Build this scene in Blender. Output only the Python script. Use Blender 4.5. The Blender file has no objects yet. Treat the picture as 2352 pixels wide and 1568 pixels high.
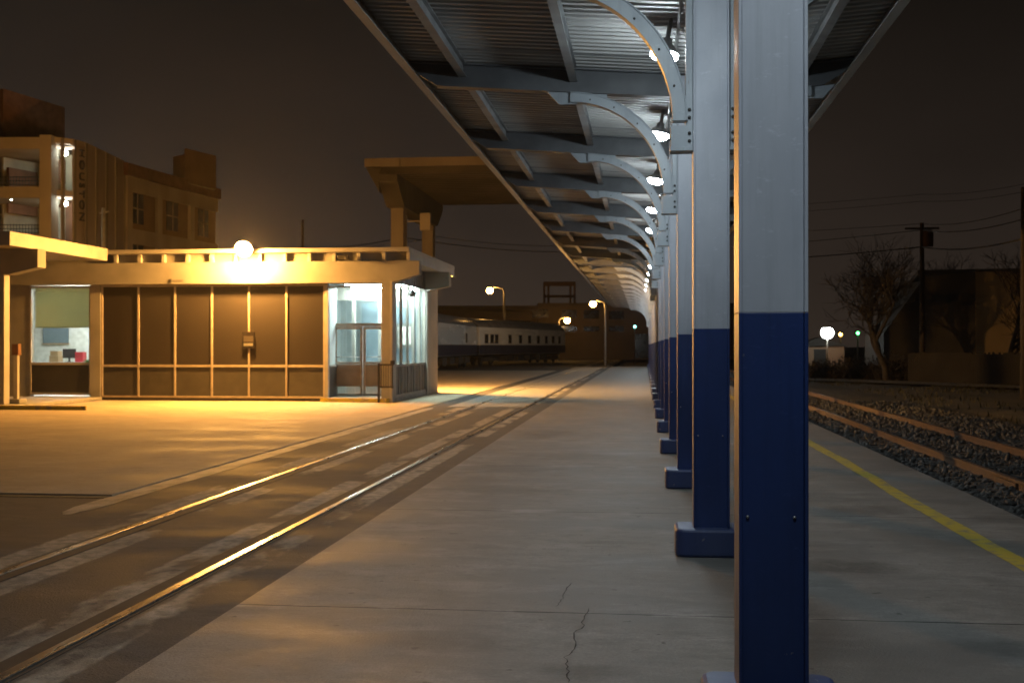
import bpy, bmesh, math, random
from mathutils import Vector, Matrix, noise
random.seed(11)
S = bpy.context.scene
COL = S.collection
R = math.radians
YAW = R(6.6); CT, ST = math.cos(YAW), math.sin(YAW)
EYE = 1.6; F = 2613.0; HOR = 795.0

# ---------- survey helpers: bearing + distance -> metres on the ground ----------
def P(px, d):
    r = (px - 1176) * d / F
    return (r * CT - d * ST, r * ST + d * CT)
def Z(py, d):
    return EYE + (HOR - py) * d / F
def FX(px, Y):
    t = (px - 1176) / F
    return Y * (t * CT - ST) / (CT + t * ST)

# ---------- materials ----------
def new_mat(name):
    m = bpy.data.materials.new(name); m.use_nodes = True
    nt = m.node_tree; b = nt.nodes['Principled BSDF']
    return m, nt, b
def N(nt, t, **kw):
    n = nt.nodes.new(t)
    for k, v in kw.items(): setattr(n, k, v)
    return n
def pm(name, c1, c2=None, scale=4.0, rough=0.6, rough2=None, bump=0.0, bscale=None, metal=0.0, stretch=(1, 1, 1), spec=0.5, detail=6, lo=0.35, hi=0.65, coord='Object'):
    m, nt, b = new_mat(name)
    b.inputs['Metallic'].default_value = metal
    b.inputs['Specular IOR Level'].default_value = spec
    b.inputs['Roughness'].default_value = rough
    c2 = c2 or tuple(x * 0.75 for x in c1)
    tc = N(nt, 'ShaderNodeTexCoord'); mp = N(nt, 'ShaderNodeMapping')
    mp.inputs['Scale'].default_value = stretch
    nt.links.new(tc.outputs[coord], mp.inputs['Vector'])
    nz = N(nt, 'ShaderNodeTexNoise'); nz.inputs['Scale'].default_value = scale; nz.inputs['Detail'].default_value = detail
    nt.links.new(mp.outputs[0], nz.inputs['Vector'])
    mr = N(nt, 'ShaderNodeMapRange'); mr.inputs[1].default_value = lo; mr.inputs[2].default_value = hi
    nt.links.new(nz.outputs['Fac'], mr.inputs[0])
    mx = N(nt, 'ShaderNodeMix', data_type='RGBA')
    mx.inputs[6].default_value = (*c1, 1); mx.inputs[7].default_value = (*c2, 1)
    nt.links.new(mr.outputs[0], mx.inputs[0]); nt.links.new(mx.outputs[2], b.inputs['Base Color'])
    if rough2 is not None:
        r = N(nt, 'ShaderNodeMapRange'); r.inputs[3].default_value = rough; r.inputs[4].default_value = rough2
        nt.links.new(mr.outputs[0], r.inputs[0]); nt.links.new(r.outputs[0], b.inputs['Roughness'])
    if bump:
        n2 = N(nt, 'ShaderNodeTexNoise'); n2.inputs['Scale'].default_value = bscale or scale * 8; n2.inputs['Detail'].default_value = 4
        nt.links.new(tc.outputs[coord], n2.inputs['Vector'])
        bp = N(nt, 'ShaderNodeBump'); bp.inputs['Strength'].default_value = bump; bp.inputs['Distance'].default_value = 0.02
        nt.links.new(n2.outputs['Fac'], bp.inputs['Height']); nt.links.new(bp.outputs[0], b.inputs['Normal'])
    return m
def emis(name, c, s):
    m, nt, b = new_mat(name)
    b.inputs['Base Color'].default_value = (*[min(1, x) * .5 for x in c], 1)
    b.inputs['Emission Color'].default_value = (*c, 1); b.inputs['Emission Strength'].default_value = s
    return m
def glass(name, tint=(.9, .95, .95), gl=.12):
    m, nt, b = new_mat(name); nt.nodes.remove(b)
    o = nt.nodes['Material Output']
    t = N(nt, 'ShaderNodeBsdfTransparent'); t.inputs[0].default_value = (*tint, 1)
    g = N(nt, 'ShaderNodeBsdfGlossy'); g.inputs['Roughness'].default_value = .03
    mx = N(nt, 'ShaderNodeMixShader'); mx.inputs[0].default_value = gl
    nt.links.new(t.outputs[0], mx.inputs[1]); nt.links.new(g.outputs[0], mx.inputs[2]); nt.links.new(mx.outputs[0], o.inputs[0])
    return m

def mat_paint(name, base, alt, chip, rough=.4, streak=.5, chipthr=.70):
    """brushed steel paint: runs down the face, cloudy fading, chips to primer and rust, scuffs"""
    m, nt, b = new_mat(name); L = nt.links.new
    tc = N(nt, 'ShaderNodeTexCoord'); oi = N(nt, 'ShaderNodeObjectInfo'); geo = N(nt, 'ShaderNodeNewGeometry')
    def nz(scale, st, det, rg=.6):
        mp = N(nt, 'ShaderNodeMapping'); mp.inputs['Scale'].default_value = st; L(geo.outputs['Position'], mp.inputs['Vector'])
        n = N(nt, 'ShaderNodeTexNoise'); n.inputs['Scale'].default_value = scale; n.inputs['Detail'].default_value = det; n.inputs['Roughness'].default_value = rg; L(mp.outputs[0], n.inputs['Vector']); return n.outputs['Fac']
    def ramp(src, a, c, k=1.0):
        r = N(nt, 'ShaderNodeMapRange'); r.inputs[1].default_value = a; r.inputs[2].default_value = c; r.inputs[4].default_value = k; L(src, r.inputs[0]); return r.outputs[0]
    def mix(f, A, B):
        x = N(nt, 'ShaderNodeMix', data_type='RGBA'); L(f, x.inputs[0])
        for i, c in ((6, A), (7, B)):
            if isinstance(c, tuple): x.inputs[i].default_value = (*c, 1)
            else: L(c, x.inputs[i])
        return x.outputs[2]
    cloud = ramp(nz(2.2, (1, 1, .6), 6), .35, .68); c = mix(cloud, base, alt)
    runs = ramp(nz(9, (2.2, 2.2, .10), 5), .52, .75, streak); c = mix(runs, c, tuple(x * .62 for x in base))
    scuff = ramp(nz(14, (1, 1, 2.5), 7, .72), .60, .70, .35); c = mix(scuff, c, tuple(min(1, x * 1.5 + .03) for x in base))
    chips = ramp(nz(19, (1, 1, .8), 5, .62), chipthr, chipthr + .02, .9); c = mix(chips, c, chip)
    L(c, b.inputs['Base Color'])
    L(ramp(cloud, 0, 1, .16), b.inputs['Roughness'])
    rr = N(nt, 'ShaderNodeMath', operation='MULTIPLY_ADD'); L(cloud, rr.inputs[0]); rr.inputs[1].default_value = .16; rr.inputs[2].default_value = rough; L(rr.outputs[0], b.inputs['Roughness'])
    bp = N(nt, 'ShaderNodeBump'); bp.inputs['Strength'].default_value = .22; bp.inputs['Distance'].default_value = .006
    hs = N(nt, 'ShaderNodeMath', operation='SUBTRACT'); L(nz(26, (1, 1, .5), 5), hs.inputs[0]); L(chips, hs.inputs[1]); L(hs.outputs[0], bp.inputs['Height']); L(bp.outputs[0], b.inputs['Normal'])
    return m
def mat_concrete(name, base, dark, light, joints=None, gloss=.45, strips=None, stains=()):
    """slab concrete: broad stains, trowel streaks, grit, joints every bay"""
    m, nt, b = new_mat(name); L = nt.links.new
    geo = N(nt, 'ShaderNodeNewGeometry')
    def noise_(scale, st=(1, 1, 1), det=6, rgh=.6):
        mp = N(nt, 'ShaderNodeMapping'); mp.inputs['Scale'].default_value = st; L(geo.outputs['Position'], mp.inputs['Vector'])
        n = N(nt, 'ShaderNodeTexNoise'); n.inputs['Scale'].default_value = scale; n.inputs['Detail'].default_value = det; n.inputs['Roughness'].default_value = rgh
        L(mp.outputs[0], n.inputs['Vector']); return n.outputs['Fac']
    def ramp(src, a, c):
        r = N(nt, 'ShaderNodeMapRange'); r.inputs[1].default_value = a; r.inputs[2].default_value = c; L(src, r.inputs[0]); return r.outputs[0]
    def mix(f, A, Bc, k=None, blend='MIX'):
        x = N(nt, 'ShaderNodeMix', data_type='RGBA', blend_type=blend)
        if k is not None:
            mu = N(nt, 'ShaderNodeMath', operation='MULTIPLY'); L(f, mu.inputs[0]); mu.inputs[1].default_value = k; f = mu.outputs[0]
        L(f, x.inputs[0])
        for i, c in ((6, A), (7, Bc)):
            if isinstance(c, tuple): x.inputs[i].default_value = (*c, 1)
            else: L(c, x.inputs[i])
        return x.outputs[2]
    big = ramp(noise_(.7, (1, 1.3, 1)), .40, .62)
    c = mix(big, base, dark, .9)
    streak = ramp(noise_(1.9, (.6, 1.3, 1), 9, .72), .50, .66)
    c = mix(streak, c, light, .5)
    blot = ramp(noise_(2.6, (.7, 1.3, 1), 7, .7), .53, .68)
    c = mix(blot, c, dark, .75)
    mid = ramp(noise_(5.5, (.8, 1.2, 1), 8, .75), .48, .62)
    c = mix(mid, c, tuple(x * .6 for x in base), .5)
    grit = ramp(noise_(45, (1, 1, 1), 3), .3, .7)
    c = mix(grit, c, tuple(x * .55 for x in base), .5)
    spots = ramp(noise_(7, (1, 1, 1), 2), .69, .73)
    c = mix(spots, c, tuple(x * .35 for x in base), .8)
    hgt = noise_(60, (1, 1, 1), 4)
    if joints:
        y0, step, xs = joints
        sep = N(nt, 'ShaderNodeSeparateXYZ'); L(geo.outputs['Position'], sep.inputs[0])
        wob = N(nt, 'ShaderNodeMath', operation='MULTIPLY_ADD'); L(noise_(2.5), wob.inputs[0]); wob.inputs[1].default_value = .03; L(sep.outputs['Y'], wob.inputs[2])
        wx = N(nt, 'ShaderNodeMath', operation='MULTIPLY_ADD'); L(sep.outputs['X'], wx.inputs[0]); wx.inputs[1].default_value = -.004; L(wob.outputs[0], wx.inputs[2])
        su = N(nt, 'ShaderNodeMath', operation='SUBTRACT'); L(wx.outputs[0], su.inputs[0]); su.inputs[1].default_value = y0
        pp = N(nt, 'ShaderNodeMath', operation='PINGPONG'); L(su.outputs[0], pp.inputs[0]); pp.inputs[1].default_value = step / 2
        wd = N(nt, 'ShaderNodeMapRange'); L(noise_(1.7, (1, .2, 1), 4), wd.inputs[0]); wd.inputs[1].default_value = .35; wd.inputs[2].default_value = .7; wd.inputs[3].default_value = .006; wd.inputs[4].default_value = .020
        lt = N(nt, 'ShaderNodeMath', operation='LESS_THAN'); L(pp.outputs[0], lt.inputs[0]); L(wd.outputs[0], lt.inputs[1])
        c = mix(lt.outputs[0], c, tuple(x * .12 for x in base), .9)
        band = ramp(pp.outputs[0], .14, .02)
        nb = N(nt, 'ShaderNodeMath', operation='MULTIPLY'); L(band, nb.inputs[0]); L(streak, nb.inputs[1])
        c = mix(nb.outputs[0], c, tuple(min(1, x * 1.35) for x in light), .4)
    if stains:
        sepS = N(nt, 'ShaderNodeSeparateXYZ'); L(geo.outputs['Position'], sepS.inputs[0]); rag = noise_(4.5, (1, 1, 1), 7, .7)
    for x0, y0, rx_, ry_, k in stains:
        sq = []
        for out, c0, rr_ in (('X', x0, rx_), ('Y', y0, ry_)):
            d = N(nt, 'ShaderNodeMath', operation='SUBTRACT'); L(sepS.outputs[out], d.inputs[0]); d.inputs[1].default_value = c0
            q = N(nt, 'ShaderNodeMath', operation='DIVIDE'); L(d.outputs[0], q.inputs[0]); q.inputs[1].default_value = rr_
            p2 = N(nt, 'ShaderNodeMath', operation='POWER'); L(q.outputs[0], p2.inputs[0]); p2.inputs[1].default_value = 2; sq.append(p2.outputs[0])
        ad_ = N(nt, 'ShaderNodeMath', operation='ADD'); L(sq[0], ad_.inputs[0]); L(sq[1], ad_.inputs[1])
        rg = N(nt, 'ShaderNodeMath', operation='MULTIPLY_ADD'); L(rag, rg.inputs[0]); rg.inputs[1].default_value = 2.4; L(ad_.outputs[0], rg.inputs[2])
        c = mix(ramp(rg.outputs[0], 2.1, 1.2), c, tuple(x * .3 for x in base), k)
    if strips:
        sep = N(nt, 'ShaderNodeSeparateXYZ'); L(geo.outputs['Position'], sep.inputs[0])
        edge = noise_(3.5, (1, 1, 1), 7, .7); brk = noise_(1.0, (.9, .42, 1), 5, .6); fine = noise_(9, (1, 1, 1), 4, .65)
        for cx, hw, thr in strips:
            d = N(nt, 'ShaderNodeMath', operation='SUBTRACT'); L(sep.outputs['X'], d.inputs[0]); d.inputs[1].default_value = cx
            ab = N(nt, 'ShaderNodeMath', operation='ABSOLUTE'); L(d.outputs[0], ab.inputs[0])
            e = N(nt, 'ShaderNodeMapRange'); L(edge, e.inputs[0]); e.inputs[1].default_value = .3; e.inputs[2].default_value = .7; e.inputs[3].default_value = hw * .8; e.inputs[4].default_value = hw * 1.2
            a0 = N(nt, 'ShaderNodeMath', operation='SUBTRACT'); L(e.outputs[0], a0.inputs[0]); L(ab.outputs[0], a0.inputs[1])
            a1 = N(nt, 'ShaderNodeMapRange'); L(a0.outputs[0], a1.inputs[0]); a1.inputs[1].default_value = -.012; a1.inputs[2].default_value = .02
            f2 = N(nt, 'ShaderNodeMath', operation='MULTIPLY_ADD'); L(fine, f2.inputs[0]); f2.inputs[1].default_value = .16; L(brk, f2.inputs[2])
            o = N(nt, 'ShaderNodeMath', operation='ADD'); L(f2.outputs[0], o.inputs[0]); o.inputs[1].default_value = -.08 + .01 * cx
            a2 = ramp(o.outputs[0], thr - .035, thr + .025)
            mu = N(nt, 'ShaderNodeMath', operation='MULTIPLY'); L(a1.outputs[0], mu.inputs[0]); L(a2, mu.inputs[1])
            c = mix(mu.outputs[0], c, mix(ramp(fine, .38, .62), (.33, .295, .245), (.17, .155, .13)), .92)
    L(c, b.inputs['Base Color'])
    rr = N(nt, 'ShaderNodeMapRange'); L(big, rr.inputs[0]); rr.inputs[3].default_value = gloss + .2; rr.inputs[4].default_value = gloss
    L(rr.outputs[0], b.inputs['Roughness']); b.inputs['Specular IOR Level'].default_value = .3
    bp = N(nt, 'ShaderNodeBump'); bp.inputs['Strength'].default_value = .6; bp.inputs['Distance'].default_value = .012
    L(hgt, bp.inputs['Height']); L(bp.outputs[0], b.inputs['Normal'])
    return m

M = {}
BAY = 4.17; Y0 = 4.75; NCOL = 21; CX = .515
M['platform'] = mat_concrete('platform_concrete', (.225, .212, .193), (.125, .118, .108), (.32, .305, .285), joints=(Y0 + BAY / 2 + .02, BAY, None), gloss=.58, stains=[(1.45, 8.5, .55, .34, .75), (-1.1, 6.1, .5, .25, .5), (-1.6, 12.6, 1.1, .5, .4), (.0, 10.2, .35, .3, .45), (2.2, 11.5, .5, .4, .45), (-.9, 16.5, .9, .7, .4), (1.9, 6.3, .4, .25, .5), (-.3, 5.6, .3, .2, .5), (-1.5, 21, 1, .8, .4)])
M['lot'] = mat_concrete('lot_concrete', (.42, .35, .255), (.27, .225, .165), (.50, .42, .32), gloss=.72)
M['walk'] = mat_concrete('walk_concrete', (.33, .32, .29), (.22, .21, .19), (.40, .39, .36), gloss=.5)
M['asphalt'] = mat_concrete('track_asphalt', (.085, .08, .075), (.042, .04, .038), (.13, .12, .108), gloss=.74, strips=[(-2.90, .11, .47), (-3.40, .14, .43), (-4.27, .12, .44), (-4.78, .13, .46)])
M['kerbconc'] = pm('kerb_concrete', (.27, .245, .21), (.11, .10, .088), 2.6, .75, bump=.6, bscale=25, stretch=(1.5, .8, 1), lo=.42, hi=.66)
M['gravel_base'] = pm('ballast_bed', (.05, .048, .045), (.02, .019, .018), 14, .9, bump=1, bscale=30)
M['stone'] = pm('ballast_stone', (.11, .107, .10), (.045, .043, .04), 3.0, .8, bump=.3)
M['dirt'] = pm('yard_dirt', (.06, .05, .035), (.03, .027, .02), 1.3, .95, bump=.6)
M['grass'] = pm('dry_grass', (.05, .045, .018), (.03, .03, .015), 3, .9)
M['rail'] = pm('worn_rail', (.50, .44, .36), (.30, .24, .18), 6, .24, .42, metal=.9, stretch=(1, .2, 1))
M['rust'] = pm('rusty_steel', (.085, .045, .025), (.045, .026, .017), 7, .75, bump=.3)
M['rail2'] = pm('running_surface', (.30, .22, .16), (.16, .10, .07), 6, .34, .5, metal=.8, stretch=(1, .2, 1))
M['groove'] = pm('groove_dirt', (.015, .014, .013), (.03, .027, .022), 8, .9)
M['yellow'] = pm('yellow_paint', (.42, .32, .035), (.22, .195, .13), 7, .6, bump=.3, lo=.50, hi=.66, coord='Object')
M['grey'] = mat_paint('grey_paint', (.435, .455, .505), (.35, .37, .42), (.20, .15, .11), .36, .4, .735)
M['greyd'] = pm('dusty_grey_paint', (.26, .268, .27), (.19, .195, .195), 3, .5, .62, bump=.06, bscale=30)
M['archgrey'] = mat_paint('arch_paint', (.32, .355, .385), (.24, .27, .295), (.16, .12, .09), .36, .5, .70)
M['blue'] = mat_paint('blue_paint', (.019, .042, .150), (.012, .029, .105), (.13, .14, .17), .36, .6, .72)
M['bluebase'] = mat_paint('blue_base_paint', (.022, .040, .130), (.035, .052, .12), (.22, .21, .20), .4, .5, .64)
M['bolt'] = pm('dark_bolt', (.05, .05, .05), (.09, .08, .07), 20, .5, metal=.6)
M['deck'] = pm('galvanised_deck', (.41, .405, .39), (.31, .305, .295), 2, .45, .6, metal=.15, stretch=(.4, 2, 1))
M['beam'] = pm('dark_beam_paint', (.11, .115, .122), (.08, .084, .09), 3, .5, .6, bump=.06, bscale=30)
M['fascia'] = pm('fascia_paint', (.40, .385, .36), (.28, .27, .25), 3, .5, stretch=(1, .3, 1))
M['roof_top'] = pm('roof_membrane', (.12, .12, .12), (.08, .08, .08), 2, .8)
M['conduit'] = pm('conduit_metal', (.5, .5, .5), (.35, .35, .35), 8, .35, metal=.8)
M['lampbody'] = pm('lamp_housing', (.62, .63, .64), (.5, .5, .5), 8, .4, metal=.2)
M['cool'] = emis('cool_lamp', (.79, .925, 1.0), 262)
M['dead'] = pm('dead_lens', (.35, .36, .36), (.25, .25, .25), 8, .25)
M['sodium'] = emis('sodium_lamp', (1.0, .455, .090), 4800)
M['sodium2'] = emis('sodium_lamp_far', (1.0, .50, .115), 90)
M['sodium5'] = emis('sodium_lamp_dim', (1.0, .5, .12), 19)
M['sodium4'] = emis('sodium_lamp_yard', (1.0, .50, .125), 7000)
M['sodium3'] = emis('sodium_lamp_street', (1.0, .47, .10), 1300)
M['white'] = emis('white_yard_lamp', (.93, 1.0, .97), 26)
M['green'] = emis('green_signal', (.1, 1.0, .2), 14)
M['amber'] = emis('amber_signal', (1.0, .55, .1), 20)
M['teal'] = emis('teal_light', (.3, 1.0, .85), 6)
M['tube'] = emis('fluorescent_tube', (.88, 1.0, .955), 125)
M['tube2'] = emis('office_tube', (1.0, 1.0, .94), 80)
M['stucco'] = pm('painted_stucco', (.25, .236, .208), (.20, .188, .165), 1.6, .75, bump=.25, bscale=60)
M['trim'] = pm('cream_trim', (.33, .312, .28), (.27, .254, .225), 2, .6)
M['darkglass'] = pm('dark_glazing', (.024, .020, .018), (.028, .023, .020), .8, .3)
M['spandrel'] = pm('dark_panel', (.030, .028, .026), (.042, .039, .035), 3, .45)
M['ribpanel'] = pm('ribbed_panel', (.07, .07, .075), (.05, .05, .055), 3, .5)
M['mullion'] = pm('bronze_mullion', (.42, .36, .29), (.33, .28, .22), 5, .4, metal=.3)
M['doorpanel'] = pm('door_kick_panel', (.28, .23, .19), (.22, .18, .15), 3, .4)
M['metal'] = pm('door_metal', (.5, .49, .46), (.38, .37, .35), 6, .3, metal=.8)
M['inwall'] = pm('interior_wall', (.55, .60, .60), (.45, .50, .51), 2, .7)
M['invest'] = pm('vestibule_wall', (.30, .34, .345), (.22, .26, .27), 1.2, .6)
M['inblue'] = pm('interior_blue', (.15, .20, .235), (.11, .155, .18), 2, .6)
M['indark'] = pm('interior_dark', (.16, .155, .14), (.10, .10, .09), 3, .6)
M['shade'] = pm('roller_shade', (.62, .60, .42), (.57, .55, .38), 3, .8)
_nt = M['shade'].node_tree; _tr = _nt.nodes.new('ShaderNodeBsdfTranslucent'); _tr.inputs[0].default_value = (.62, .60, .40, 1); _mx = _nt.nodes.new('ShaderNodeMixShader'); _mx.inputs[0].default_value = .5
_nt.links.new(_nt.nodes['Principled BSDF'].outputs[0], _mx.inputs[1]); _nt.links.new(_tr.outputs[0], _mx.inputs[2]); _nt.links.new(_mx.outputs[0], _nt.nodes['Material Output'].inputs[0])
M['glass'] = glass('clear_glass')
M['paper'] = pm('paper', (.8, .8, .75), (.6, .6, .55), 6, .7)
M['red'] = pm('red_plastic', (.5, .03, .05), (.35, .04, .04), 6, .5)
M['wood'] = pm('tan_wood', (.45, .30, .16), (.35, .22, .11), 5, .5)
M['leaf'] = pm('pot_leaf', (.10, .30, .06), (.06, .20, .04), 8, .6)
M['black'] = pm('black_metal', (.02, .02, .02), (.035, .03, .03), 8, .45)
M['polegrey'] = pm('galvanised_pole', (.40, .38, .34), (.30, .28, .25), 4, .5, metal=.4)
M['sign'] = pm('sign_plate', (.013, .011, .012), (.02, .016, .015), 9, .9, spec=.08, lo=.4, hi=.6)
M['dkbrown'] = pm('brown_brick', (.16, .075, .045), (.11, .05, .03), 2, .85)
M['conc_far'] = pm('weathered_concrete', (.38, .32, .26), (.28, .23, .18), .4, .8, stretch=(1, 1, .3))
M['conc_dim'] = pm('stained_concrete', (.26, .22, .17), (.18, .15, .12), .5, .85, stretch=(1, 1, .3))
M['conc_deck'] = pm('deck_concrete', (.22, .18, .14), (.15, .12, .09), .5, .85, stretch=(1, 1, .3))
M['soffit'] = pm('shaded_soffit', (.02, .018, .015), (.012, .011, .01), .5, .9)  # near-black colour paints in the shade between the deck girders
M['girderc'] = pm('shaded_concrete', (.075, .063, .05), (.05, .043, .035), .5, .85)  # deck underside concrete, its shade put into the colour
M['brownpanel'] = pm('brown_infill', (.22, .13, .07), (.17, .10, .055), .6, .7)
M['winfar'] = pm('far_window', (.012, .011, .012), (.02, .018, .018), 2, .15)
M['fin'] = pm('curtain_panel', (.34, .27, .20), (.27, .21, .16), .5, .55, stretch=(1, 1, .25))
M['letter'] = pm('dark_letter', (.03, .025, .022), (.05, .04, .035), 4, .5)
M['garage_in'] = pm('garage_inner', (.42, .38, .30), (.30, .27, .22), .6, .8)
M['carwhite'] = pm('carriage_white', (.78, .79, .76), (.68, .69, .66), 1.2, .2, .3, stretch=(.2, 1, 1))
M['carblue'] = pm('carriage_blue', (.035, .045, .085), (.025, .03, .06), 1.2, .3)
M['carroof'] = pm('carriage_roof', (.22, .22, .22), (.15, .15, .15), 1.2, .3, .42)
M['under'] = pm('running_gear', (.02, .02, .02), (.04, .035, .03), 3, .7)
M['ware'] = pm('warehouse_wall', (.085, .065, .048), (.058, .045, .034), .3, .85)
M['waredk'] = pm('warehouse_dark', (.06, .045, .035), (.04, .03, .025), .6, .8)
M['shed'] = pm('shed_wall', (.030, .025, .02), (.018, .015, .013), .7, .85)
M['shedlit'] = pm('lit_shed_wall', (.34, .26, .16), (.26, .20, .12), .5, .85)  # lighter, warmer copy of the shed wall, lamplight put into the colour
M['timber'] = pm('pole_timber', (.06, .045, .035), (.035, .028, .022), 3, .85, stretch=(4, 4, .3))
M['bark'] = pm('bark', (.055, .045, .038), (.03, .025, .02), 6, .9)
M['wire'] = pm('wire', (.01, .01, .01), (.015, .015, .015), 6, .6)
M['tie'] = pm('rail_tie', (.06, .045, .035), (.03, .024, .02), 4, .9, stretch=(1, 4, 1))

# ---------- mesh builder ----------
class MB:
    def __init__(s): s.v = []; s.f = []; s.mi = []; s.sm = []; s.cur = 0; s.s = False
    def add(s, vs, fs, smooth=False):
        o = len(s.v); s.v += [tuple(v) for v in vs]
        for f in fs: s.f.append([o + i for i in f]); s.mi.append(s.cur); s.sm.append(smooth)
        return s
    def box(s, x0, x1, y0, y1, z0, z1):
        x0, x1 = sorted((x0, x1)); y0, y1 = sorted((y0, y1)); z0, z1 = sorted((z0, z1))
        return s.add([(x0,y0,z0),(x1,y0,z0),(x1,y1,z0),(x0,y1,z0),(x0,y0,z1),(x1,y0,z1),(x1,y1,z1),(x0,y1,z1)],
                     [(3,2,1,0),(4,5,6,7),(0,1,5,4),(1,2,6,5),(2,3,7,6),(3,0,4,7)])
    def prism(s, poly, axis, a, b):
        """poly: 2-D outline; axis 'y' -> (x,z) outline extruded in y; 'x' -> (y,z); 'z' -> (x,y)"""
        def pt(p, h): return {'y': (p[0], h, p[1]), 'x': (h, p[0], p[1]), 'z': (p[0], p[1], h)}[axis]
        n = len(poly)
        vs = [pt(p, a) for p in poly] + [pt(p, b) for p in poly]
        fs = [tuple(range(n))[::-1], tuple(range(n, 2 * n))] + [(i, (i + 1) % n, n + (i + 1) % n, n + i) for i in range(n)]
        return s.add(vs, fs)
    def bar(s, p, q, w, h):
        p, q = Vector(p), Vector(q); d = (q - p).normalized()
        u = d.cross(Vector((0, 0, 1)))
        if u.length < 1e-3: u = Vector((1, 0, 0))
        u.normalize(); v = u.cross(d)
        vs = []
        for c in (p, q):
            for a, b in ((-1,-1),(1,-1),(1,1),(-1,1)): vs.append(c + u * a * w / 2 + v * b * h / 2)
        return s.add(vs, [(3,2,1,0),(4,5,6,7),(0,1,5,4),(1,2,6,5),(2,3,7,6),(3,0,4,7)])
    def tube(s, pts, r, n=8, cap=True):
        pts = [Vector(p) for p in pts]; k = len(pts)
        rs = r if isinstance(r, (list, tuple)) else [r] * k
        vs = []; u = None
        for i, p in enumerate(pts):
            d = (pts[min(i + 1, k - 1)] - pts[max(i - 1, 0)])
            if d.length < 1e-9: d = Vector((0, 0, 1))
            d.normalize()
            if u is None:
                u = d.cross(Vector((0, 0, 1)))
                if u.length < 1e-3: u = d.cross(Vector((0, 1, 0)))
            else: u = u - d * u.dot(d)
            u.normalize(); w = d.cross(u)
            for j in range(n):
                a = 2 * math.pi * j / n; vs.append(p + (u * math.cos(a) + w * math.sin(a)) * rs[i])
        fs = [(i*n+j, i*n+(j+1)%n, (i+1)*n+(j+1)%n, (i+1)*n+j) for i in range(k-1) for j in range(n)]
        if cap: fs += [tuple(range(n))[::-1], tuple(range((k-1)*n, k*n))]
        return s.add(vs, fs, True)
    def lathe(s, prof, c, n=16, smooth=True):
        vs = [(c[0] + r*math.cos(2*math.pi*j/n), c[1] + r*math.sin(2*math.pi*j/n), c[2] + z) for r, z in prof for j in range(n)]
        k = len(prof)
        fs = [(i*n+j, i*n+(j+1)%n, (i+1)*n+(j+1)%n, (i+1)*n+j) for i in range(k-1) for j in range(n)]
        fs += [tuple(range(n))[::-1], tuple(range((k-1)*n, k*n))]
        return s.add(vs, fs, smooth)
    def ball(s, c, r, n=14, m=8, sq=(1, 1, 1)):
        vs = []; fs = []
        for i in range(m + 1):
            ph = math.pi * i / m
            for j in range(n):
                a = 2*math.pi*j/n; vs.append((c[0]+sq[0]*r*math.sin(ph)*math.cos(a), c[1]+sq[1]*r*math.sin(ph)*math.sin(a), c[2]-sq[2]*r*math.cos(ph)))
        fs = [(i*n+j, i*n+(j+1)%n, (i+1)*n+(j+1)%n, (i+1)*n+j) for i in range(m) for j in range(n)]
        return s.add(vs, fs, True)
    def build(s, name, mat, parent=None, bevel=0, loc=None, seg=2):
        me = bpy.data.meshes.new(name); me.from_pydata(s.v, [], s.f)
        for mm in (mat if isinstance(mat, (list, tuple)) else [mat]): me.materials.append(mm)
        for p, i, sm in zip(me.polygons, s.mi, s.sm): p.material_index = i; p.use_smooth = sm
        bm = bmesh.new(); bm.from_mesh(me)
        bmesh.ops.remove_doubles(bm, verts=bm.verts, dist=1e-6)
        bmesh.ops.dissolve_degenerate(bm, edges=bm.edges, dist=1e-7)
        bmesh.ops.recalc_face_normals(bm, faces=bm.faces)
        if bevel:
            ed = [e for e in bm.edges if e.is_manifold and e.calc_face_angle(0) > R(40)]
            bmesh.ops.bevel(bm, geom=ed, offset=bevel, segments=seg, profile=.5, affect='EDGES', clamp_overlap=True)
        bm.to_mesh(me); bm.free(); me.update()
        o = bpy.data.objects.new(name, me); COL.objects.link(o)
        if parent: o.parent = parent
        if loc: o.location = loc
        return o
def tag(o, label=None, cat=None, group=None, kind=None):
    if label: o['label'] = label
    if cat: o['category'] = cat
    if group: o['group'] = group
    if kind: o['kind'] = kind
    return o
def empty(name, loc, label, cat, group=None, rz=0):
    o = bpy.data.objects.new(name, None); COL.objects.link(o); o.location = loc; o.rotation_euler = (0, 0, rz)
    o.empty_display_size = .2
    return tag(o, label, cat, group)
def kids(o): return [c for c in bpy.data.objects if c.parent == o]
def copy_tree(o, parent=None):
    c = o.copy(); COL.objects.link(c); c.parent = parent
    for ch in kids(o): copy_tree(ch, c)
    return c
def struct(name, mb, mat, **k): return tag(mb.build(name, mat, **k), kind='structure')
def grid(x0, x1, y0, y1, nx, ny, zf):
    m = MB(); vs = [(x0+(x1-x0)*i/nx, y0+(y1-y0)*j/ny, 0) for j in range(ny+1) for i in range(nx+1)]
    vs = [(x, y, zf(x, y)) for x, y, _ in vs]
    return m.add(vs, [(j*(nx+1)+i, j*(nx+1)+i+1, (j+1)*(nx+1)+i+1, (j+1)*(nx+1)+i) for j in range(ny) for i in range(nx)], True)
ORD = ['nearest', 'second', 'third', 'fourth', 'fifth', 'sixth', 'seventh', 'eighth', 'ninth', 'tenth', 'eleventh', 'twelfth', 'thirteenth',
       'fourteenth', 'fifteenth', 'sixteenth', 'seventeenth', 'eighteenth', 'nineteenth', 'twentieth', 'last']

# ================= SETTING =================
YEND = 91.5; XL, XR = -2.5, 3.5
struct('ground', MB().add([(-1500,-300,-.32),(1500,-300,-.32),(1500,2500,-.32),(-1500,2500,-.32)], [(0,1,2,3)]), M['dirt'])
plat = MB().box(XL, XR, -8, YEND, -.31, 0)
plat = struct('platform', plat, M['platform'])
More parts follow.
